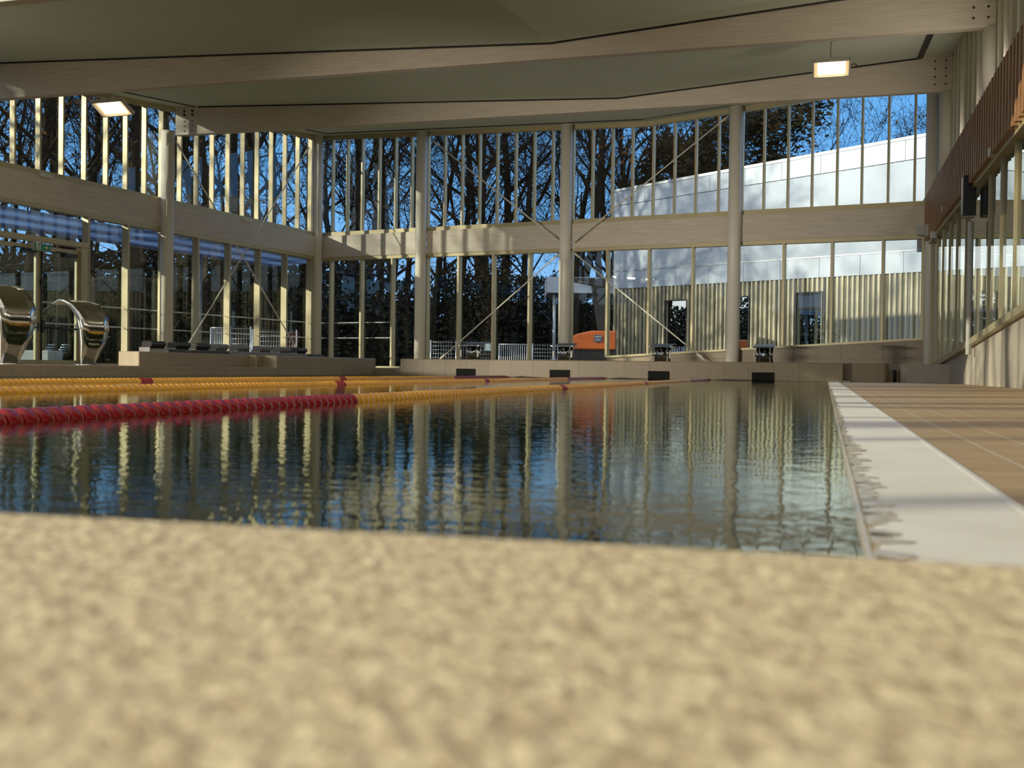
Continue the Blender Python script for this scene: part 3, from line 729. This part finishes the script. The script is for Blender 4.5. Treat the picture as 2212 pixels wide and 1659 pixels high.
# small boxes, speakers on the walls
def wbox(fr, px, py, yo, w, d_, h, label, cat, name, mt):
    s_, z = fr.hit(px, py, yo)
    o = MB().box(-w / 2, w / 2, -d_, 0, -h / 2, h / 2); 
    o = o.build(name, mt, bevel=.012); o.location = fr.w(s_, yo, z); o.rotation_euler = (0, 0, fr.a); return tag(o, label, cat)
wbox(LEFT, 97, 380, -.22, .42, .10, .10, 'small white sensor box on the timber transom above the glass door', 'sensor', 'sensor_box', M_white)
wbox(LEFT, 532, 477, -.22, .40, .10, .09, 'small white sensor box on the timber transom near the corner column', 'sensor', 'sensor_box', M_white)
def rbox(px, py, pp, dp, da, dz, name, label, cat, mt):
    a, z = POOL.hitx(px, py, pp)
    o = MB().box(-dp, 0, -da / 2, da / 2, -dz / 2, dz / 2).build(name, mt, bevel=.015); o.location = POOL.w(pp, a, z); o.rotation_euler = (0, 0, POOL.a); return tag(o, label, cat)
a, z = POOL.hitx(2004, 499, PC)
t = thing('loudspeaker', 'white angular loudspeaker hanging at the far lower end of the slatted wall', 'speaker', POOL.w(PC - .02, a, z), POOL.a + .25)
MB().prism([(-.22, -.12), (.20, -.19), (.24, .02), (.17, .16), (-.20, .16)], -.2, .2, 'y').build('cabinet', M_white, parent=t, bevel=.02)
MB().prism([(-.235, -.10), (-.22, -.11), (-.205, .14), (-.22, .14)], -.17, .17, 'y').build('speaker_grille', M_lgrey, parent=t)
MB().cyl((.1, 0, .1), (.22, 0, .3), .03).build('bracket', M_grey, parent=t)
rbox(2024, 507, PC + .13, .16, .22, .2, 'loudspeaker', 'smaller white loudspeaker just behind the angular one under the slatted wall', 'speaker', M_white)
a, z = POOL.hitx(2091, 424, PC + .02)
t = thing('display_box', 'tall black cased display with a white reflection painted on its face hanging below the slatted wall', 'display', POOL.w(PC + .02, a, z), POOL.a)
MB().box(-.10, .14, -.14, .14, -.40, .40).build('casing', M_black, parent=t, bevel=.01); MB().box(-.112, -.103, -.125, .125, -.36, .37).build('screen', M_white, parent=t)  # white screen colour paints the reflection on its glass
MB().box(-.09, .12, -.13, .13, -.425, -.402).build('bottom_cover', M_lgrey, parent=t)
rbox(2153, 327, PC + .12, .12, .34, .15, 'emergency_light', 'white emergency light under the slatted wall, nearer the right edge of the picture', 'light', M_white)
rbox(2046, 452, PC + .12, .12, .30, .15, 'emergency_light', 'small white emergency light under the slatted wall, left of the black display', 'light', M_white)
a0_ = POOL.hitx(2103, 560, PR - .06)[0]
tag(MB().cyl((0, 0, 0), (0, 0, 2.6), .055, n=18).build('conduit_pipe', M_white, origin=None), 'white vertical pipe running down the right glazing from the black display', 'pipe')
bpy.data.objects['conduit_pipe'].location = POOL.w(PR - .12, a0_, zsill(a0_) - .2)

# ------------------------------------------------------------------ outdoors
m = MB().prism([(-120, -60), (140, -60), (140, 160), (-120, 160)], -.6, -.36, 'z')
struct(m.build('floor_ground', M_ground, WORLD))
# left canopy: corrugated underside outside the left glazing
m = MB(); s = LS0 - 3
prof_c = []
W0, W1, ZC0, ZC1 = .12, 2.6, 4.38, 4.22
n = 26
for k in range(n):
    y0, y1 = W0 + (W1 - W0) * k / n, W0 + (W1 - W0) * (k + 1) / n; z0, z1 = lerp(ZC0, ZC1, k / n), lerp(ZC0, ZC1, (k + 1) / n); ym = (y0 + y1) / 2
    m.quad((LS0 - 6, y0, z0), (.6, y0, z0), (.6, ym, z0 - .035), (LS0 - 6, ym, z0 - .035)); m.quad((LS0 - 6, ym, z0 - .035), (.6, ym, z0 - .035), (.6, y1, z1), (LS0 - 6, y1, z1))
cnp = thing('entrance_canopy', 'blue ribbed metal canopy outside the left glazing above the door', 'canopy', LEFT.w(-6, 1.3, .0), LEFT.a)
m.build('ribbed_soffit', M_canopy, parent=cnp, origin=(-6, 1.3, 0), fix=False)
MB().box(LS0 - 6, .6, W1, W1 + .05, ZC1 - .04, ZC1 + .2).build('canopy_fascia', M_galv, parent=cnp, origin=(-6, 1.3, 0))
for s in (-3.9, -11.0): MB().cyl((s, W1 - .15, -.36), (s, W1 - .15, ZC1), .09).build('canopy_post', M_galv, parent=cnp, origin=(-6, 1.3, 0))

# silver roofed building
WBX, WBY = (1322 - CX) / F * 55, 55
WBF = Frame(WBX, WBY, math.atan2(44 - 55, 17.1 - 5.16)); WL = 34.0
wb = thing('pool_annex_building', 'silver panelled building with ribbed champagne lower wall seen through the right windows', 'building', (WBX, WBY, -.36), WBF.a)
og = (0, 0, -.36)
def zrow(s, z0, z16): return lerp(z0, z16, s / 16.2)
m = MB(); m.box(0.02, WL, .1, 10, -.3, 9.3); m.prism([(0.02, 4.5), (WL, 4.5), (WL, zrow(WL, 9.4, 10.05)), (.02, 9.4)], .06, 10, 'y'); m.build('building_core', M_dark, parent=wb, origin=og)
def panels(name, za, zb_, wid, gap, y0, y1, pleat=False):
    m = MB(); s = 0.0; k = 0
    while s < WL:
        e = min(s + wid, WL)
        q = [(s + gap / 2, za(s)), (e - gap / 2, za(e)), (e - gap / 2, zb_(e)), (s + gap / 2, zb_(s))]
        if pleat:
            vs = [(q[0][0], y0 - .035, q[0][1]), (q[1][0], y0 + .01, q[1][1]), (q[2][0], y0 + .01, q[2][1]), (q[3][0], y0 - .035, q[3][1])]
            m.quad(*vs); m.quad(vs[1], (q[1][0] + gap, y0 - .035, q[1][1]), (q[2][0] + gap, y0 - .035, q[2][1]), vs[2])
        else: m.prism(q, y0, y1, 'y')
        s = e; k += 1
    return m.build(name, M_panel, parent=wb, origin=og, fix=not pleat)
r1 = lambda s: zrow(s, 8.66, 9.16); r2 = lambda s: zrow(s, 5.30, 5.36); r0 = lambda s: zrow(s, 4.42, 4.46); rt_ = lambda s: zrow(s, 9.40, 10.05)
panels('roof_fascia_panels', lambda s: r1(s) + .03, rt_, 1.9, .02, 0, .06)
panels('pleated_panels', lambda s: r2(s) + .06, r1, .42, .015, .03, .06, True)
panels('lower_fascia_panels', r0, lambda s: r2(s) - .02, 1.9, .02, 0, .06)
MB().prism([(0, rt_(0)), (WL, rt_(WL)), (WL, rt_(WL) + .12), (0, rt_(0) + .12)], -.04, .3, 'y').build('roof_edge', M_galv, parent=wb, origin=og)
MB().prism([(0, r2(0) - .01), (WL, r2(WL) - .01), (WL, r2(WL) + .05), (0, r2(0) + .05)], -.02, .05, 'y').build('seam_strip', M_galv, parent=wb, origin=og)
# corrugated wall with window openings
wins = []
for pa, pb_, ptop, pbot in ((1443, 1479, 650, 763), (1592, 1613, 642, 757), (1727, 1771, 633, 748)):
    s0, z0_ = WBF.hit(pa, (ptop + pbot) / 2, .1); s1, _ = WBF.hit(pb_, (ptop + pbot) / 2, .1)
    wins.append((s0, s1, WBF.hit((pa + pb_) / 2, pbot, .1)[1] - .4, WBF.hit((pa + pb_) / 2, ptop, .1)[1]))
m = MB(); per = .235; s = 0.0
def corr(s, zl, zh):
    q = [(s, .02), (s + per * .32, .02), (s + per * .5, .10), (s + per * .82, .10), (s + per, .02)]
    for (x0, y0), (x1, y1) in zip(q, q[1:]): m.quad((x0, y0 + .0, zl), (x1, y1, zl), (x1, y1, zh), (x0, y0, zh))
while s < WL:
    w_ = [w for w in wins if w[0] - .12 < s + per / 2 < w[1] + .12]
    if w_: corr(s, -.36, w_[0][2]); corr(s, w_[0][3], r0(s))
    else: corr(s, -.36, r0(s))
    s += per
m.build('ribbed_wall', M_corr, parent=wb, origin=og, fix=False)
for w in wins:
    f = MB(); a_, b_ = w[0] - .12, w[1] + .12
    f.box(a_ - .06, a_, .0, .3, w[2], w[3]); f.box(b_, b_ + .06, .0, .3, w[2], w[3]); f.box(a_ - .06, b_ + .06, .0, .3, w[3], w[3] + .05)
    fo = f.build('window_frame', M_dark, parent=wb, origin=og)
    MB().box(a_, b_, .095, .099, w[2], w[3]).build('pane', M_mirror, parent=fo, origin=og)
# white canopy wing with post left of the building
c0 = at_d(1182, 597, 56); c1 = at_d(1330, 596, 56)
t = thing('white_canopy', 'small white flat canopy beside the silver building, left of its corner', 'canopy', (c0.x, 56, -.36))
zt0, zb0 = at_d(1190, 598, 56).z + .36, at_d(1190, 632, 56).z + .36
MB().box(0, c1.x - c0.x + 1, 0, 4, zb0, zt0).build('canopy_box', M_panel, parent=t); MB().cyl((.42, .5, 0), (.42, .5, zb0), .09).cyl((.42, .5, 0), (.42, .5, 1.2), .14).build('canopy_post', M_galv, parent=t)
q = at_d(30, 790, 37); x1 = at_d(104, 790, 37).x
t = thing('planter_box', 'white low box outside the glass door, behind the swan neck spouts', 'planter', (q.x, 37, -.36)); MB().box(0, x1 - q.x, 0, 1.2, 0, at_d(70, 757, 37).z + .36).build('box_body', M_white, parent=t, bevel=.02); MB().box(.06, x1 - q.x - .06, .06, 1.14, at_d(70, 757, 37).z + .30, at_d(70, 757, 37).z + .37).build('soil_surface', M_ground, parent=t)
for i, (px, l) in enumerate(((98, 'slatted garden chair outside the glass door, left one'), (128, 'slatted garden chair outside the glass door, right one'))):
    b_ = at_d(px, 790, 38.5); zt_ = at_d(px, 742, 38.5).z + .36
    t = thing('garden_chair', l, 'chair', (b_.x, 38.5, -.36), .2, 'slatted garden chairs outside')
    m = MB()
    for k in range(6): m.cyl((-.16 + .05 * k, -.05, zt_ - .5 + .09 * k), (.10 + .05 * k, -.05, zt_ - .5 + .09 * k), .025, n=6)
    m.build('back_slats', M_galv, parent=t); MB().box(-.45, .0, -.3, .3, zt_ - .62, zt_ - .55).build('seat', M_galv, parent=t)
    for sx_, sy_ in ((-.42, -.26), (-.42, .26), (-.04, -.26), (-.04, .26)): MB().cyl((sx_, sy_, 0), (sx_, sy_, zt_ - .6), .02, n=6).build('leg', M_galv, parent=t)
# orange lift machine
q = at_d(1236, 760, 46); x1 = at_d(1330, 760, 46).x
t = thing('telescopic_lift', 'orange telescopic lift with black boom parked outside behind the third column', 'machine', (q.x, 46, -.36))
Wm = x1 - q.x; zz = lambda py: at_d(1270, py, 46).z + .36
m = MB().prism([(-.35, zz(755)), (Wm, zz(755)), (Wm, zz(714)), (Wm * .45, zz(714)), (Wm * .12, zz(721)), (-.35, zz(735))], 0, 2.2, 'y'); m.build('machine_body', M_orange, parent=t, bevel=.06)
MB().box(-.3, Wm, .1, 2.1, .35, zz(755)).build('chassis', M_black, parent=t)
for xx in (-.2, 1.5):
    w_ = MB().cyl((xx, -.05, .42), (xx, .35, .42), .42, n=28).build('wheel', M_black, parent=t); MB().cyl((xx, -.07, .42), (xx, -.05, .42), .2, n=20).build('wheel_rim', M_grey, parent=w_)
pv = at_d(1300, 616, 46); hz_ = pv.z + .36; hx = pv.x - q.x
MB().cyl((hx, .5, hz_), (hx, 1.3, hz_), .36, n=24).prism([(hx - .3, hz_ + .1), (hx - .2, hz_ + .36), (-.35, zz(596)), (-.35, zz(604))], .7, 1.1, 'y').prism([(hx - .35, hz_ - .1), (hx + .3, hz_ - .1), (hx + .35, zz(720)), (hx - .05, zz(720))], .7, 1.1, 'y').cyl((hx - .15, .6, hz_ + .02), (.25, .6, zz(606)), .07).build('boom', M_black, parent=t)
pl_ = at_d(1292, 731, 45.95); lp = MB().box(-.17, .17, -.012, 0, -.15, .15).build('logo_plate', M_navy, parent=t); lp.location = (pl_.x - q.x, -.03, pl_.z + .36)
part('logo_text', text_mesh('NEW', .135, M_white, 'logo_text'), lp, (0, -.016, .065), (PI / 2, 0, 0)); part('logo_text', text_mesh('LOC', .135, M_white, 'logo_text'), lp, (0, -.016, -.065), (PI / 2, 0, 0))

# fences and gates outside
def gate(x0, x1, y0, y1, dist, label, bars, name='metal_gate', cat='gate', mesh=False):
    A = at_d(x0, y1, dist); B = at_d(x1, y1, dist); zt_ = at_d((x0 + x1) / 2, y0, dist).z + .36; w_ = B.x - A.x
    t = thing(name, label, cat, (A.x, dist, -.36))
    MB().cyl((0, 0, 0), (0, 0, zt_), .035, n=8).cyl((w_, 0, 0), (w_, 0, zt_), .035, n=8).build('fence_post', M_galv, parent=t)
    m = MB()
    if mesh:
        for k in range(1, 11): m.cyl((0, 0, zt_ * k / 10.5), (w_, 0, zt_ * k / 10.5), .008, n=5)
        for k in range(1, int(w_ / .12)): m.cyl((.12 * k, 0, .1), (.12 * k, 0, zt_), .004, n=4)
        m.build('wire_mesh', M_galv, parent=t)
    else:
        for k in range(1, bars): m.cyl((w_ * k / bars, 0, .12), (w_ * k / bars, 0, zt_ - .02), .016, n=6)
        m.build('bars', M_galv, parent=t)
        MB().cyl((0, 0, zt_ - .02), (w_, 0, zt_ - .02), .025, n=8).cyl((0, 0, .12), (w_, 0, .12), .025, n=8).build('rails', M_galv, parent=t)
gate(1078, 1142, 743, 790, 50, 'galvanised double gate with upright bars outside between starting blocks 1 and 2', 14)
gate(455, 486, 707, 775, 47, 'galvanised barred gate outside the left glazing beside a grey post', 8)
gate(497, 541, 705, 775, 47, 'galvanised wire fence panel outside, next to the barred gate', 8, 'wire_fence', 'fence', True)
gate(545, 640, 712, 775, 48, 'wire fence panel outside left of the corner column', 8, 'wire_fence', 'fence', True)
gate(930, 985, 735, 790, 50, 'wire fence panel outside left of starting block 1', 8, 'wire_fence', 'fence', True)
gate(990, 1065, 736, 790, 51, 'wire fence panel outside behind starting block 1', 8, 'wire_fence', 'fence', True)
gate(1150, 1205, 742, 790, 51, 'wire fence panel outside right of the double gate', 8, 'wire_fence', 'fence', True)
g_ = at_d(1056, 750, 49.8)
t = thing('notice_board', 'pale blue notice on the fence left of the double gate', 'sign', g_); MB().box(-.2, .2, -.02, 0, -.17, .17).build('board', M_bluesign, parent=t)
MB().box(-.14, .14, -.026, -.021, -.12, -.06).box(-.14, .02, -.026, -.021, -.03, .12).build('pictogram', M_white, parent=t)

# ------------------------------------------------------------------ trees
def tree_mesh(seed, H, limbs=9, leaf=0, leafmat=None, ivy=False, fine=1.0):
    rnd = random.Random(seed); m = MB(); tips = []
    def tube(p0, p1, r0, r1, n):
        d = (p1 - p0); 
        if d.length < 1e-4: return
        d.normalize(); a = d.orthogonal().normalized(); b = d.cross(a); vs = []
        for p, r in ((p0, r0), (p1, r1)):
            for k in range(n):
                t = 2 * PI * k / n; vs.append(p + a * (r * math.cos(t)) + b * (r * math.sin(t)))
        m.add(vs, [(k, (k + 1) % n, n + (k + 1) % n, n + k) for k in range(n)], n > 4)
    def rv(s): return Vector((rnd.uniform(-s, s), rnd.uniform(-s, s), rnd.uniform(-s, s)))
    def grow(p, d, L, r, lv):
        ns = (7, 5, 4, 3, 2)[lv]; n = (8, 6, 4, 3, 3)[lv]; wob = (.10, .22, .28, .30, .3)[lv]
        kids = (limbs, 6, 6, 4, 0)[lv]; pts = [(p.copy(), r)]
        for i in range(ns):
            d = (d + rv(wob) + Vector((0, 0, .10 if lv else .05))).normalized(); q = p + d * (L / ns); r2 = max(r * (1 - (i + 1) / ns * (.75 if lv else .7)), .007) if True else r
            r2 = max(pts[0][1] * (1 - (i + 1) / ns * .78), .007)
            tube(p, q, pts[-1][1], r2, n); p = q; pts.append((p.copy(), r2))
        if lv >= 3: tips.append(p.copy())
        if lv >= 2: tips.append(pts[len(pts) // 2][0])
        for k in range(kids):
            t = rnd.uniform(.32 if lv == 0 else .25, 1.0); f = t * ns; i = min(int(f), ns - 1); f -= i
            P = pts[i][0].lerp(pts[i + 1][0], f); R = lerp(pts[i][1], pts[i + 1][1], f)
            base = (pts[i + 1][0] - pts[i][0]).normalized(); side = base.cross(rv(1)).normalized()
            nd = (base * rnd.uniform(.5, 1.0) + side * rnd.uniform(.6, 1.1)).normalized()
            grow(P, nd, L * rnd.uniform(.42, .62) * (1.15 - .45 * t), max(R * rnd.uniform(.45, .7), .008), lv + 1)
    grow(Vector((0, 0, 0)), Vector((rnd.uniform(-.08, .08), rnd.uniform(-.08, .08), 1)), H, H * .017, 0)
    me = m.mesh('tree_%d' % seed, M_bark, False); lm = None
    if leaf or ivy:
        q = MB()
        def card(P, s):
            a = rv(1).normalized(); b = a.orthogonal().normalized() * s * .6; a = a * s; q.add([P - a, P + b, P + a, P - b], [(0, 1, 2, 3)])
        for k in range(leaf): card(rnd.choice(tips) + rv(.35), rnd.uniform(.05, .13) * (1.4 if leaf > 5000 else 1))
        if ivy:
            for k in range(1800):
                z = H * .38 * rnd.random() ** .8; an = rnd.uniform(0, 2 * PI); rr = H * .02 + abs(rnd.gauss(0, .28)); card(Vector((rr * math.cos(an), rr * math.sin(an), z)), rnd.uniform(.06, .14))
        lm = q.mesh('foliage_%d' % seed, leafmat or M_leafb, False)
    return me, lm
TREES = [tree_mesh(11, 17, 9), tree_mesh(12, 18, 9, 450), tree_mesh(13, 16, 9, 0, M_leafg, True), tree_mesh(14, 18, 8, 350, M_leafb), tree_mesh(15, 15, 9, 800), tree_mesh(16, 19, 10, 0, M_leafg, True)]
BUSHY = tree_mesh(21, 9.5, 14, 15000, mat('olive_brown_leaf', (.05, .033, .010), .8, spec=.1, col2=(.028, .024, .009), nscale=.8))
THIN = [tree_mesh(31, 10, 7, 40), tree_mesh(32, 9, 6, 50)]
def plant(tm, px, dist, label, sc_, rz, cat='tree', group=None, name='bare_tree', z=-.4):
    X = (px - CX) / F * dist
    o = bpy.data.objects.new(name, tm[0]); C.objects.link(o); o.location = (X, dist, z); o.rotation_euler = (0, 0, rz); o.scale = (sc_,) * 3
    tag(o, label, cat, group)
    if tm[1]: part('foliage', tm[1], o)
    return o
rr = random.Random(5)
k = 0
for row, (d0, n, x0, x1) in enumerate(((49, 10, -160, 640), (60, 11, -150, 700), (76, 7, -150, 700))):
    for i in range(n):
        px = lerp(x0, x1, (i + rr.uniform(.2, .8)) / n); plant(TREES[rr.randrange(6)], px, d0 + rr.uniform(-2.5, 5), 'bare dark winter tree in the wood outside the left glazing', rr.uniform(.9, 1.2), rr.uniform(0, 6), group='wood outside the left glazing')
for row, (d0, n, x0, x1) in enumerate(((62, 8, 690, 1330), (72, 10, 690, 1400), (84, 8, 700, 1480))):
    for i in range(n):
        px = lerp(x0, x1, (i + rr.uniform(.2, .8)) / n); plant(TREES[rr.randrange(6)], px, d0 + rr.uniform(-2, 5), 'bare dark winter tree in the wood outside the far glazing', rr.uniform(.95, 1.25), rr.uniform(0, 6), group='wood outside the far glazing')
plant(TREES[3], 1400, 70, 'bare leaning tree rising just behind the left end of the silver roof', 1.05, 1.0)
plant(TREES[1], 1470, 76, 'bare tree with a few russet leaves behind the silver roof, left of the round bush', .98, 2.2)
plant(BUSHY, 1600, 74, 'round leafy brown tree above the silver roof behind the fourth column', 1.62, .5, name='leafy_tree')
plant(BUSHY, 1520, 86, 'brown leafy tree peeking over the silver roof left of the fourth column', 1.55, 2.5, name='leafy_tree')
plant(THIN[0], 1775, 80, 'slender bare tree with fine twigs above the silver roof, right of the leafy tree', 1.9, 0)
plant(THIN[1], 1720, 86, 'slender bare tree partly behind the leafy tree above the silver roof', 2.1, 1.2)
plant(THIN[1], 1890, 84, 'small bare tree top above the right part of the silver roof', 1.85, 2)
plant(THIN[0], 1945, 86, 'small bare tree top rightmost above the silver roof', 1.8, 3.3)
# sun side trees (outside to the left, behind the camera)
for i, (tm_, x, y, r_, sc_) in enumerate(((TREES[0], -40, 4, 0, .9), (TREES[1], -46, 12, 2, .9), (TREES[3], -42, -14, 1, .7), (TREES[0], -30, 40, 3, 1.05), (TREES[3], -33, 47, 5, 1.1),
        (TREES[1], -36, 33, 2.5, 1.15), (TREES[4], -50, 26, 1.4, 1.2), (TREES[1], -62, 10, 2.2, 1.), (TREES[0], -38, 55, .3, 1.1), (TREES[0], -34, 29, 4.3, 1.15), (TREES[0], -22, -2.6, 1, 1.15), (TREES[3], -25, .6, 2, 1.2), (TREES[2], -21, 3.0, 3, 1.2), (TREES[0], -26, 5.0, 4, 1.25), (TREES[5], -22, 8.4, 5, 1.1), (TREES[2], -24, 10.8, .5, 1.2), (TREES[0], -21, 13.6, 1.5, 1.2))):
    o = bpy.data.objects.new('bare_tree', tm_[0]); C.objects.link(o); o.location = (x, y, -.4); o.rotation_euler = (0, 0, r_); o.scale = (sc_,) * 3
    tag(o, 'bare winter tree on the sunny side of the hall, out of view', 'tree', 'trees on the sunny side')
    if tm_[1]: part('foliage', tm_[1], o)
for i, (x, y) in enumerate(((-31, 18.2),)):  # unseen tree, added to keep the sun off the pool end wall
    o = bpy.data.objects.new('leafy_tree', BUSHY[0]); C.objects.link(o); o.location = (x, y, -.4); o.rotation_euler = (0, 0, i); o.scale = (1.2,) * 3
    tag(o, 'leafy brown tree added to shade the pool end wall, out of view', 'tree', None); part('foliage', BUSHY[1], o)
# undergrowth
def shrub_mesh(seed, w, h, n):
    rnd = random.Random(seed); q = MB()
    for k in range(n):
        z = h * rnd.random() ** 1.3; P = Vector((rnd.gauss(0, w / 2.6), rnd.gauss(0, .8), z)); a = Vector((rnd.gauss(0, 1), rnd.gauss(0, 1), rnd.gauss(0, 1))).normalized(); s_ = rnd.uniform(.08, .2); b = a.orthogonal().normalized() * s_ * .6; a *= s_
        q.add([P - a, P + b, P + a, P - b], [(0, 1, 2, 3)])
    return q.mesh('shrub_%d' % seed, M_leafg, False)
SH = [shrub_mesh(1, 6, 5.0, 9000), shrub_mesh(2, 7, 3.6, 8000), shrub_mesh(3, 5, 6.5, 8000)]
for i in range(26):
    px = lerp(-160, 1340, (i + .5) / 26); dist = (56 if px < 690 else 68) + rr.uniform(-2, 4)
    o = bpy.data.objects.new('evergreen_shrub', SH[i % 3]); C.objects.link(o); o.location = ((px - CX) / F * dist, dist, -.4); o.rotation_euler = (0, 0, rr.uniform(-.4, .4)); o.scale = (1.0, 1, 1.0)
    tag(o, 'dark evergreen undergrowth shrub between the trunks outside the ' + ('left' if px < 690 else 'far') + ' glazing', 'shrub', 'undergrowth outside the ' + ('left' if px < 690 else 'far') + ' glazing')

for i in range(13):
    o = bpy.data.objects.new('evergreen_shrub', SH[i % 3]); C.objects.link(o); o.location = (-70 + rr.uniform(-3, 3), -50 + 9 * i, -.4); o.rotation_euler = (0, 0, PI / 2); o.scale = (2.0, 2.0, 1.7)
    tag(o, 'dark evergreen undergrowth shrub on the sunny side of the hall, out of view', 'shrub', 'undergrowth on the sunny side')
# ------------------------------------------------------------------ world and sun
SUN_AZ = Vector((-.965, -.26)).normalized(); SUN_EL = math.radians(17)
w = bpy.data.worlds.new('sky'); bpy.context.scene.world = w; w.use_nodes = True; nt = w.node_tree; nt.nodes.clear()
out = nt.nodes.new('ShaderNodeOutputWorld'); bg = nt.nodes.new('ShaderNodeBackground'); nt.links.new(bg.outputs[0], out.inputs[0])
tc = nt.nodes.new('ShaderNodeTexCoord'); sp = nt.nodes.new('ShaderNodeSeparateXYZ'); nt.links.new(tc.outputs['Generated'], sp.inputs[0])
rp = nt.nodes.new('ShaderNodeValToRGB'); nt.links.new(sp.outputs['Z'], rp.inputs[0]); el = rp.color_ramp.elements
el[0].position = 0; el[0].color = (.36, .62, .98, 1); el[1].position = .8; el[1].color = (.06, .20, .62, 1)
e = el.new(.14); e.color = (.16, .50, 1.08, 1); e = el.new(.35); e.color = (.10, .40, 1.0, 1)
mp = nt.nodes.new('ShaderNodeMapping'); mp.inputs['Scale'].default_value = (1, 1, 2.2); nt.links.new(tc.outputs['Generated'], mp.inputs[0])
no = nt.nodes.new('ShaderNodeTexNoise'); no.inputs['Scale'].default_value = 3.2; no.inputs['Detail'].default_value = 6; nt.links.new(mp.outputs[0], no.inputs['Vector'])
cr = nt.nodes.new('ShaderNodeValToRGB'); cr.color_ramp.elements[0].position = .34; cr.color_ramp.elements[1].position = .60; nt.links.new(no.outputs['Fac'], cr.inputs[0])
mk = nt.nodes.new('ShaderNodeMapRange'); mk.inputs['From Min'].default_value = .45; mk.inputs['From Max'].default_value = .0; nt.links.new(sp.outputs['Y'], mk.inputs[0])
ml = nt.nodes.new('ShaderNodeMath'); ml.operation = 'MULTIPLY'; nt.links.new(cr.outputs[0], ml.inputs[0]); nt.links.new(mk.outputs[0], ml.inputs[1])
mx = nt.nodes.new('ShaderNodeMix'); mx.data_type = 'RGBA'; nt.links.new(ml.outputs[0], mx.inputs[0]); nt.links.new(rp.outputs[0], mx.inputs[6]); mx.inputs[7].default_value = (1.45, 1.30, 1.05, 1)
gd = nt.nodes.new('ShaderNodeMix'); gd.data_type = 'RGBA'; gm = nt.nodes.new('ShaderNodeMath'); gm.operation = 'LESS_THAN'; gm.inputs[1].default_value = 0.0
nt.links.new(sp.outputs['Z'], gm.inputs[0]); nt.links.new(gm.outputs[0], gd.inputs[0]); nt.links.new(mx.outputs[2], gd.inputs[6]); gd.inputs[7].default_value = (.06, .055, .045, 1)
nt.links.new(gd.outputs[2], bg.inputs[0]); bg.inputs[1].default_value = 1.0
sl_ = bpy.data.lights.new('sun', 'SUN'); sl_.energy = 5.3; sl_.angle = math.radians(.6); sl_.color = (1, .87, .62)
so = bpy.data.objects.new('sun', sl_); C.objects.link(so)
dirv = -Vector((SUN_AZ.x * math.cos(SUN_EL), SUN_AZ.y * math.cos(SUN_EL), math.sin(SUN_EL)))
so.rotation_euler = dirv.to_track_quat('-Z', 'Y').to_euler(); so.location = (-30, -20, 20)

def area(name, P, d_, sx, sy, power, col):
    l = bpy.data.lights.new(name, 'AREA'); l.shape = 'RECTANGLE'; l.size = sx; l.size_y = sy; l.energy = power; l.color = col
    o = bpy.data.objects.new(name, l); C.objects.link(o); o.location = P; o.rotation_euler = d_.to_track_quat('-Z', 'Y').to_euler(); return o
def pdir(p, a, z): v = POOL.w(p, a) - POOL.w(0, 0); v.z = z; return v.normalized()
for k in range(6):  # unseen fill lamps, added behind the slat top to brighten beams and transoms
    area('added_fill_lamp', POOL.w(2.97, 11.5 + 3.0 * k, 5.56), pdir(-1, .30, .0), .7, .08, 25, (1, .86, .66))
for k in range(3):  # unseen fill lamps, added on the left to balance the right row
    P_ = NEARL.w(sT + .6 + 1.3 * k, -.35); P_.z = 5.2
    area('added_fill_lamp', P_, pdir(1, .45, -.15), .5, .10, 6, (1, .86, .66))
l_ = area('added_low_fill_lamp', POOL.w(-14.2, 4.5, .36), pdir(.30, 1, .03), 1.6, .22, 150, (1, .87, .68)); l_.data.spread = math.radians(44)  # unseen low fill, added to brighten the far columns
# ------------------------------------------------------------------ camera
cd = bpy.data.cameras.new('camera'); co = bpy.data.objects.new('camera', cd); C.objects.link(co)
cd.sensor_width = 36; cd.lens = F / 2212 * 36; cd.clip_start = .02; cd.clip_end = 500
co.matrix_world = Matrix(((rt.x, up.x, -fwd.x, CAM.x), (rt.y, up.y, -fwd.y, CAM.y), (rt.z, up.z, -fwd.z, CAM.z), (0, 0, 0, 1)))
cd.dof.use_dof = True; cd.dof.focus_distance = 14.0; cd.dof.aperture_fstop = 5.8
bpy.context.scene.camera = co
S = bpy.context.scene
S.view_settings.view_transform = 'Standard'; S.view_settings.look = 'None'; S.view_settings.exposure = 0; S.view_settings.gamma = 1.2
S.cycles.max_bounces = 10; S.cycles.transparent_max_bounces = 24; S.cycles.glossy_bounces = 6; S.cycles.diffuse_bounces = 4
S.cycles.sample_clamp_indirect = 6.0
S.cycles.caustics_reflective = False; S.cycles.caustics_refractive = False
